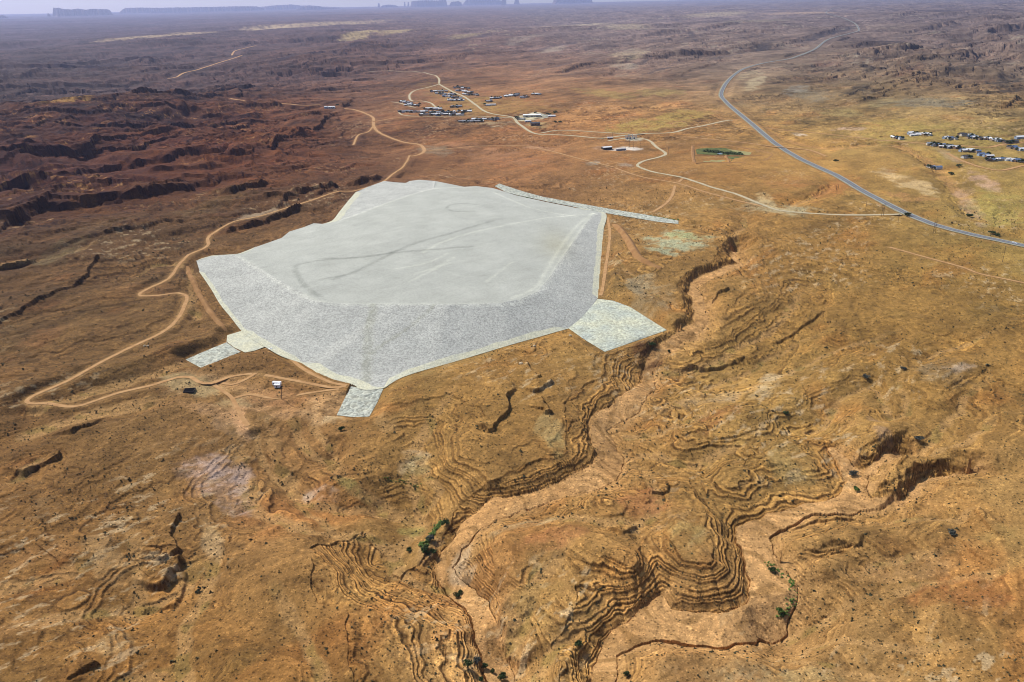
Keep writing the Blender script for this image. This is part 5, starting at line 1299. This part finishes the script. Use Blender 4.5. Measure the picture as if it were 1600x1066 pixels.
tank(509.5,169.5,6.5,6.5,"round white topped water tank left of the hilltop building")
big_building(948,233.5,22,13,5.5,.35,m_drk,WT,"shed","long shed with a bright white roof and dark open side by the gravel yard","shed",False,False)
big_building(831,182.5,54,26,6,.0,m_walls[0],WT,"school_building","wide white roofed school building in the bright yard","school")
big_building(862,182.5,22,12,4,.0,m_walls[2],WT,"clinic_building","low white house between two dark trees right of the schoolyard","house",False)
big_building(836,196,26,18,7,.15,m_walls[4],m_roofs["dark"],"hall_building","dark square building with a purple grey roof below the schoolyard","building",False)
big_building(767,164.8,34,10,4,.0,m_walls[2],WT,"long_building","long white building standing alone right of the village road","building",False)
big_building(814,187,26,10,4,-.6,m_walls[0],m_roofs["grey"],"classroom_building","low grey classroom block beside the big round tree","building",False)
big_building(825,190.5,18,9,4,.1,m_walls[2],WT,"classroom_building","small cream classroom block below the school","building",False)
big_building(1430,212.5,24,10,4,-.1,m_walls[2],WT,"ranch_house","bright white ranch house above the valley road","house",False)
big_building(953,217,14,8,4,0,m_walls[1],WT,"roadside_shed","small white roofed shed where the roads fork","shed",False)
for k_, (uu, vv, lab) in enumerate([(966,235.5,"leftmost steel container in the white gravel yard"),(971,235,"middle steel container in the white gravel yard"),(974.5,234.6,"rightmost steel container in the white gravel yard")]):
    big_building(uu, vv, 10, 5, 3, .1, m_roofs["grey"], GR, "container", lab, "container", True, False)
# lattice yard (substation): pale frames
m_steel = mat("galvanised_steel", (.35, .37, .38), .5); m_pole = noisy("pole_wood", (.10, .065, .045), (.14, .09, .06), 1.0)
for k_, (uu, vv, lab) in enumerate([(980,217.5,"leftmost steel frame of the electrical yard"),(985,217.3,"tall middle steel frame of the electrical yard"),(991,217.3,"rightmost steel frame of the electrical yard")]):
    x_, y_, z_ = onground(uu, vv, 5); e = empty("switchgear_frame", (x_, y_, z_)); tag(e, lab, "steel frame")
    fr_m = MB(); hh = 9 + 3 * (k_ == 1)
    for sx_ in (-5, 5):
        for sy_ in (-3, 3): fr_m.box((sx_, sy_, hh / 2), (.5, .5, hh))
    for zt in (hh, hh * .7):
        for sy_ in (-3, 3): fr_m.box((0, sy_, zt), (10, .45, .45))
        for sx_ in (-5, 5): fr_m.box((sx_, 0, zt - .02), (.4, 6, .4))
    fr_m.build("lattice", m_steel, e)
    MB().box((0, 0, 2), (5, 3.6, 4)).box((0, 0, 4.6), (1, 2.6, 1.2)).build("transformer", m_roofs["grey"], e)

# utility poles
def hpole(u, v, hpx, double, label, rz=.6):
    x_, y_, z_ = onground(u, v, 2)
    dist = math.hypot(x_, y_); h = hpx * math.hypot(dist, CAM_H) / FPX / math.cos(PITCH - math.radians(3)) * 1.03
    e = empty("utility_pole", (x_, y_, z_), rz); tag(e, label, "utility pole")
    r = .28 if dist < 1500 else .34
    if double:
        for s_ in (-2.6, 2.6): MB().tube((s_, 0, -1), (s_, 0, h), r, r * .75, 8).build("post", m_pole, e)
        MB().box((0, .35, h - 2.2), (10.5, .35, .4)).build("crossarm", m_pole, e)
        xb = MB(); xb.tube((-2.6, -.1, h * .45), (2.6, -.1, h * .75), .12, .12, 5); xb.tube((2.6, .12, h * .45), (-2.6, .12, h * .75), .12, .12, 5); xb.build("brace", m_pole, e)
    else:
        MB().tube((0, 0, -1), (0, 0, h), r, r * .75, 8).build("post", m_pole, e)
        MB().box((0, .35, h - 1.0), (3.4, .3, .35)).build("crossarm", m_pole, e)
    for s_ in ((-4.8, 0, 4.8) if double else (-1.5, 1.5)):
        MB().tube((s_, .35, h - (2.0 if double else .85)), (s_, .35, h - (2.0 if double else .85) + .6), .13, .1, 6).build("insulator", m_steel, e)
hpole(1378.5,338,16,True,"twin post utility pole left of the highway junction"); hpole(1459.5,364,15,True,"twin post utility pole beside the highway right of the junction")
hpole(1566,410,21,False,"nearest single utility pole below the highway at right"); hpole(1352.5,328,11,False,"single utility pole farther left of the twin poles")
hpole(1403,348,11,False,"short single pole just below the junction"); hpole(1307.5,300,9,True,"twin post utility pole under the highway embankment")
hpole(983,231.5,14,False,"tall dark pole between the electrical yard and the gravel yard"); hpole(1044,241,9,False,"utility pole at the bend of the gravel road")
hpole(957,215.5,7,False,"short pole by the roadside shed where the roads fork"); hpole(1000,232,8,False,"thin pole at the right end of the white gravel yard")
hpole(990,231.8,8,False,"thin pole standing at the edge of the gravel yard beside the tall dark pole")

# ------------------------------------------------------------------ trailers, mast, pad, vehicles near the mound
m_white = mat("white_paint", (.85, .86, .88), .4, .4); m_tyre = mat("rubber", (.02, .02, .02), .8)
def trailer(u, v, L, rz, label):
    x_, y_, z_ = onground(u, v, -3); e = empty("trailer", (x_, y_, z_), rz); tag(e, label, "trailer")
    MB().box((0, 0, 2.15), (L, 3.0, 2.7)).build("body", m_white, e)
    MB().box((0, 0, 3.58), (L + .2, 3.2, .16)).build("roof", m_white, e)
    for s_ in (-1, 1):
        for xw in (-.9, .9): MB().tube((xw, s_ * 1.1, .45), (xw, s_ * 1.45, .45), .45, .45, 14).build("wheel", m_tyre, e)
    for xw in (-L * .3, L * .25): MB().box((xw, -1.53, 2.5), (1.1, .08, .8)).build("window", m_glass, e)
    MB().box((0, -1.53, 1.9), (.9, .08, 1.9)).build("door", m_drk, e)
    MB().box((L / 2 + .9, 0, .75), (1.9, .25, .2)).build("hitch", m_drk, e)
trailer(433,602,8.0,-.12,"upper white site trailer parked beside the tall brown mast")
trailer(433.5,606,5.5,-.05,"lower, shorter white site trailer parked beside the tall brown mast")
x_, y_, z_ = onground(440,623,-3)
e = empty("mast", (x_, y_, z_)); tag(e, "tall thin brown mast leaning slightly beside the white trailers", "mast")
MB().tube((0, 0, -.5), (1.3, 0, 12.5), .28, .22, 8).build("post", m_pole, e)
MB().box((1.3, -.1, 12.4), (1.1, .5, 1.6)).build("panel", m_drk, e); MB().box((1.1, -.1, 10.3), (.7, .4, .5)).build("junction_box", m_drk, e)
x_, y_, z_ = onground(296,611,-1)
e = empty("black_cover", (x_, y_, z_), .12); tag(e, "black rectangular cover lying on the grey gravel patch at left", "cover")
m_black = mat("black_liner", (.010, .010, .011), 1.0, 0.0)
MB().box((0, 0, .35), (9.0, 7.5, 1.1)).build("cover_top", m_black, e)
rim = MB()
for s_ in (-1, 1): rim.box((0, s_ * 3.85, .5), (9.6, .3, 1.4)); rim.box((s_ * 4.65, 0, .48), (.3, 7.3, 1.4))
rim.build("rim", m_drk, e)
def vehicle(u, v, L, rz, label, m, kind="pickup_truck", dz=0, road=None):
    x_, y_, z_ = onground(u, v, 2)
    e = empty(kind, (x_, y_, z_ + dz), rz); tag(e, label, "vehicle")
    h = L / 2
    prof = [(-h, .45), (-h, 1.05), (-h * .35, 1.1), (-h * .22, 1.75), (h * .22, 1.78), (h * .42, 1.15), (h * .95, 1.0), (h, .5)]
    if kind == "van": prof = [(-h, .45), (-h, 2.2), (h * .45, 2.25), (h * .72, 1.3), (h, 1.0), (h, .45)]
    n = len(prof); V = [(p[0], s_ * .95, p[1]) for s_ in (-1, 1) for p in prof]
    Fs = [list(range(n))[::-1], [n + i for i in range(n)]] + [[i, (i + 1) % n, n + (i + 1) % n, n + i] for i in range(n)]
    MB().poly(V, Fs).build("body", m, e)
    for sx_ in (-.62, .62):
        for s_ in (-1, 1): MB().tube((sx_ * h, s_ * .78, .38), (sx_ * h, s_ * 1.0, .38), .38, .38, 12).build("wheel", m_tyre, e)
    for s_ in (-1, 1): MB().box((h * .0, s_ * .96, 1.42), (L * .17, .04, .38)).build("side_window", m_glass, e)
vehicle(424,546.5,5.8,-.2,"white pickup truck parked on the dirt track at the foot of the mound",m_white)
vehicle(1585,381.5,6.5,-.9,"white van driving on the highway at the right edge",m_white,"van",.6)

# pale boulders seen as individual dots near the apron
m_rock = noisy("boulder_rock", tuple(lin((215, 200, 170)) * .85), tuple(lin((180, 150, 110)) * .85), 1.2)
def boulder(u, v, r, label):
    x_, y_, z_ = onground(u, v, -2); rr = np.random.RandomState(int(u)); 
    import bmesh
    bm = bmesh.new(); bmesh.ops.create_icosphere(bm, subdivisions=2, radius=r)
    for vtx in bm.verts: vtx.co *= 1 + rr.uniform(-.16, .16); vtx.co.z *= .7
    me = bpy.data.meshes.new("boulder"); bm.to_mesh(me); bm.free()
    o = link("boulder", me, m_rock, None, (x_, y_, z_ + r * .3)); tag(o, label, "boulder")
boulder(891,525,1.6,"pale boulder just below the corner between mound and right apron"); boulder(835,541,1.4,"pale boulder on the slope below the mound's lower edge"); boulder(814,569,2.0,"pale boulder on the low ridge below the mound")
boulder(226,541,1.4,"left one of two white boulders inside the road loop"); boulder(231,541,1.2,"right one of two white boulders inside the road loop")

# ------------------------------------------------------------------ distant buttes and mesas
m_mesa = noisy("mesa_rock", (.13, .075, .06), (.20, .12, .09), 0.004, 0.95, detail=6)
def mesa(prof, base_v, dist, name, label, depth=1400, talus=0.42, cat="mesa"):
    """prof: (u, v) of the sky line left to right, at a distance; cliffs on a talus skirt"""
    dist = dist * 1.7; depth = depth * 1.7
    def X_at(u, v):
        d = F_ + R_ * (u - 800) / FPX - U_ * (v - 533) / FPX; t = dist / math.hypot(d[0], d[1]); return d[0] * t, d[1] * t, CAM_H + d[2] * t
    us = []
    for i in range(len(prof) - 1):
        (u0, v0), (u1, v1) = prof[i], prof[i + 1]; k_ = max(1, int(abs(u1 - u0) / 1.5))
        for j in range(k_): us.append((u0 + (u1 - u0) * j / k_, v0 + (v1 - v0) * j / k_))
    us.append(prof[-1]); n = len(us); rr = np.random.RandomState(int(prof[0][0]) + 105)
    top = [X_at(u, v + rr.uniform(-.25, .25)) for u, v in us]
    zb = CAM_H + (F_ + R_ * ((prof[0][0] + prof[-1][0]) / 2 - 800) / FPX - U_ * (base_v - 533) / FPX)[2] * dist - 30
    zb = min(zb, 40)
    V = []; 
    cxm = sum(p[0] for p in top) / n; cym = sum(p[1] for p in top) / n; wid = math.dist(top[0][:2], top[-1][:2])
    dp = min(depth, max(60, wid * .8))
    ring_top, ring_mid, ring_bot = [], [], []
    bz = [rr.normal() for _ in range(n)]
    def fr(i, side):
        p = top[i]; r_ = math.hypot(p[0], p[1]); dx, dy = p[0] / r_, p[1] / r_
        edge = math.sqrt(max(0.03, 1 - (2 * i / (n - 1) - 1) ** 4))
        off = side * dp / 2 * edge + bz[i] * dp * .05
        hh = p[2] - zb; zm = zb + hh * talus * (1 + .18 * bz[(i * 3) % n])
        cx2, cy2 = (p[0] - cxm), (p[1] - cym)
        sk = hh * talus * 1.7
        ex = (cx2 / (wid / 2 + 1)) * sk
        ey = (cy2 / (wid / 2 + 1)) * sk
        ring_top.append((p[0] + dx * off, p[1] + dy * off, p[2])); ring_mid.append((p[0] + dx * off * 1.05, p[1] + dy * off * 1.05, min(zm, p[2] - 1)))
        ring_bot.append((p[0] + dx * (off + side * sk) + ex, p[1] + dy * (off + side * sk) + ey, zb - 20))
    for i in range(n): fr(i, -1)
    for i in range(n - 1, -1, -1): fr(i, 1)
    m_ = 2 * n; V = ring_top + ring_mid + ring_bot
    Fs = [[i, 2 * n - 1 - i, 2 * n - 2 - i, i + 1] for i in range(n - 1)]
    for a, b in ((0, m_), (m_, 2 * m_)):
        for i in range(m_): Fs.append([a + i, a + (i + 1) % m_, b + (i + 1) % m_, b + i])
    me = bpy.data.meshes.new(name); me.from_pydata(V, [], Fs); me.update()
    o = link(name, me, m_mesa); tag(o, label, cat)
mesa([(-30,30),(-10,25),(4,24),(10,26),(17,29)],31,26000,"mesa","low dark mesa at the far left horizon")
mesa([(18,28.5),(40,27),(50,26.5),(66,28),(80,28)],30,27000,"ridge","thin low ridge between the far left mesa and the tall mesa")
mesa([(74,24),(74.6,20),(76,21),(79,24)],26,28000,"spire","tiny spire just left of the tall left mesa",200,.3,"rock spire")
mesa([(82,24),(83,12.3),(92,12.5),(100,14.5),(112,15),(122,13.5),(134,15.5),(146,14),(170,15),(173,18),(178,24)],26,28000,"mesa","tall flat mesa with a sheer left end, nearest of the left horizon",1500,.30)
mesa([(184,22),(190,16),(196,12.5),(215,12),(246,12.5),(270,12),(300,11.5),(330,11),(370,10),(400,10),(412,13)],25,34000,"mesa","long low mesa right of the tall left mesa",2500,.5)
mesa([(400,12),(424,9),(440,8),(456,7),(472,9),(486,8.5),(500,10.5),(530,11.5),(552,14)],24,38000,"mesa","rounded pale mesa at left centre of the horizon",2500,.55)
mesa([(448,20),(465,14),(478,10),(496,9.5),(512,12),(525,12.5),(540,17)],23.5,33000,"mesa","darker hump in front of the rounded pale mesa",1500,.5)
mesa([(536,14),(560,12),(586,11.5),(589,13)],18.5,38000,"mesa","low mesa left of the dome beside the twin spires",1200,.4)
mesa([(590,9),(591.2,5),(592.8,5),(594,9)],17,38000,"spire","single small spire left of the dome",150,.3,"rock spire")
mesa([(592,14),(597,9),(605,7.5),(614,7.5),(622,10),(625,15)],16.5,36000,"butte","dark dome shaped butte left of the twin spires",900,.3,"butte")
mesa([(626,17),(632,13),(650,13.5),(656,17)],17.5,36000,"ridge","low ledge under the twin spires",700,.5,"ridge")
mesa([(631,11),(631.4,3),(633,3),(634,11)],12,38000,"spire","left one of the twin thin spires",120,.2,"rock spire")
mesa([(636.4,11),(637,3.4),(638.6,3),(640,11)],12,38000,"spire","right one of the twin thin spires",120,.2,"rock spire")
mesa([(641,11),(643,2),(652,1.2),(664,.6),(680,1.2),(694,.2),(697,.3),(699,9)],14,36000,"mesa","tall sheer mesa right of the twin spires",1200,.25)
mesa([(700,12),(705,3),(716,2),(721,4),(724,13)],14,36000,"butte","square butte right of the tall sheer mesa",700,.3,"butte")
mesa([(722,8),(730,-2),(745,-3),(770,-3),(782,1),(790,4)],12.5,40000,"mesa","pale long mesa behind the square butte",1500,.45)
mesa([(783,9),(785,-5),(790,-6),(791.5,8)],10,36000,"spire","thick tower at the right end of the pale long mesa",250,.2,"rock spire")
mesa([(802,9),(804.5,1),(807,-1.5),(810,-1),(812.5,8)],9.5,38000,"butte","small lone butte between two gaps at top centre",350,.35,"butte")
mesa([(862,7),(868,-6),(880,-8),(905,-8),(922,-7),(926,3)],5,38000,"mesa","big mesa cut by the top edge right of centre",1300,.3)

# ------------------------------------------------------------------ haze
HZ = 70000.0
b = MB().box((0, 0, 0), (1, 1, 1))
ztop = 1100.0; zbot = float(Z.min()) - 60.0
hz = b.build("haze", None); hz.location = (0, 0, (ztop + zbot) / 2); hz.scale = (HZ * 2 * 1.05, HZ * 2 * 1.05, ztop - zbot)
hm = bpy.data.materials.new("haze_air"); hm.use_nodes = True
for n_ in list(hm.node_tree.nodes):
    if n_.type == 'BSDF_PRINCIPLED': hm.node_tree.nodes.remove(n_)
pv = hm.node_tree.nodes.new("ShaderNodeVolumePrincipled"); pv.inputs["Color"].default_value = (.57, .63, 1.0, 1); pv.inputs["Density"].default_value = 2.0e-5; pv.inputs["Anisotropy"].default_value = 0.35
hm.node_tree.links.new(pv.outputs[0], [n_ for n_ in hm.node_tree.nodes if n_.type == 'OUTPUT_MATERIAL'][0].inputs["Volume"])
hz.data.materials.append(hm); tag(hz, kind="stuff")
print("shrubs", len(sx), "objects", len(bpy.data.objects))
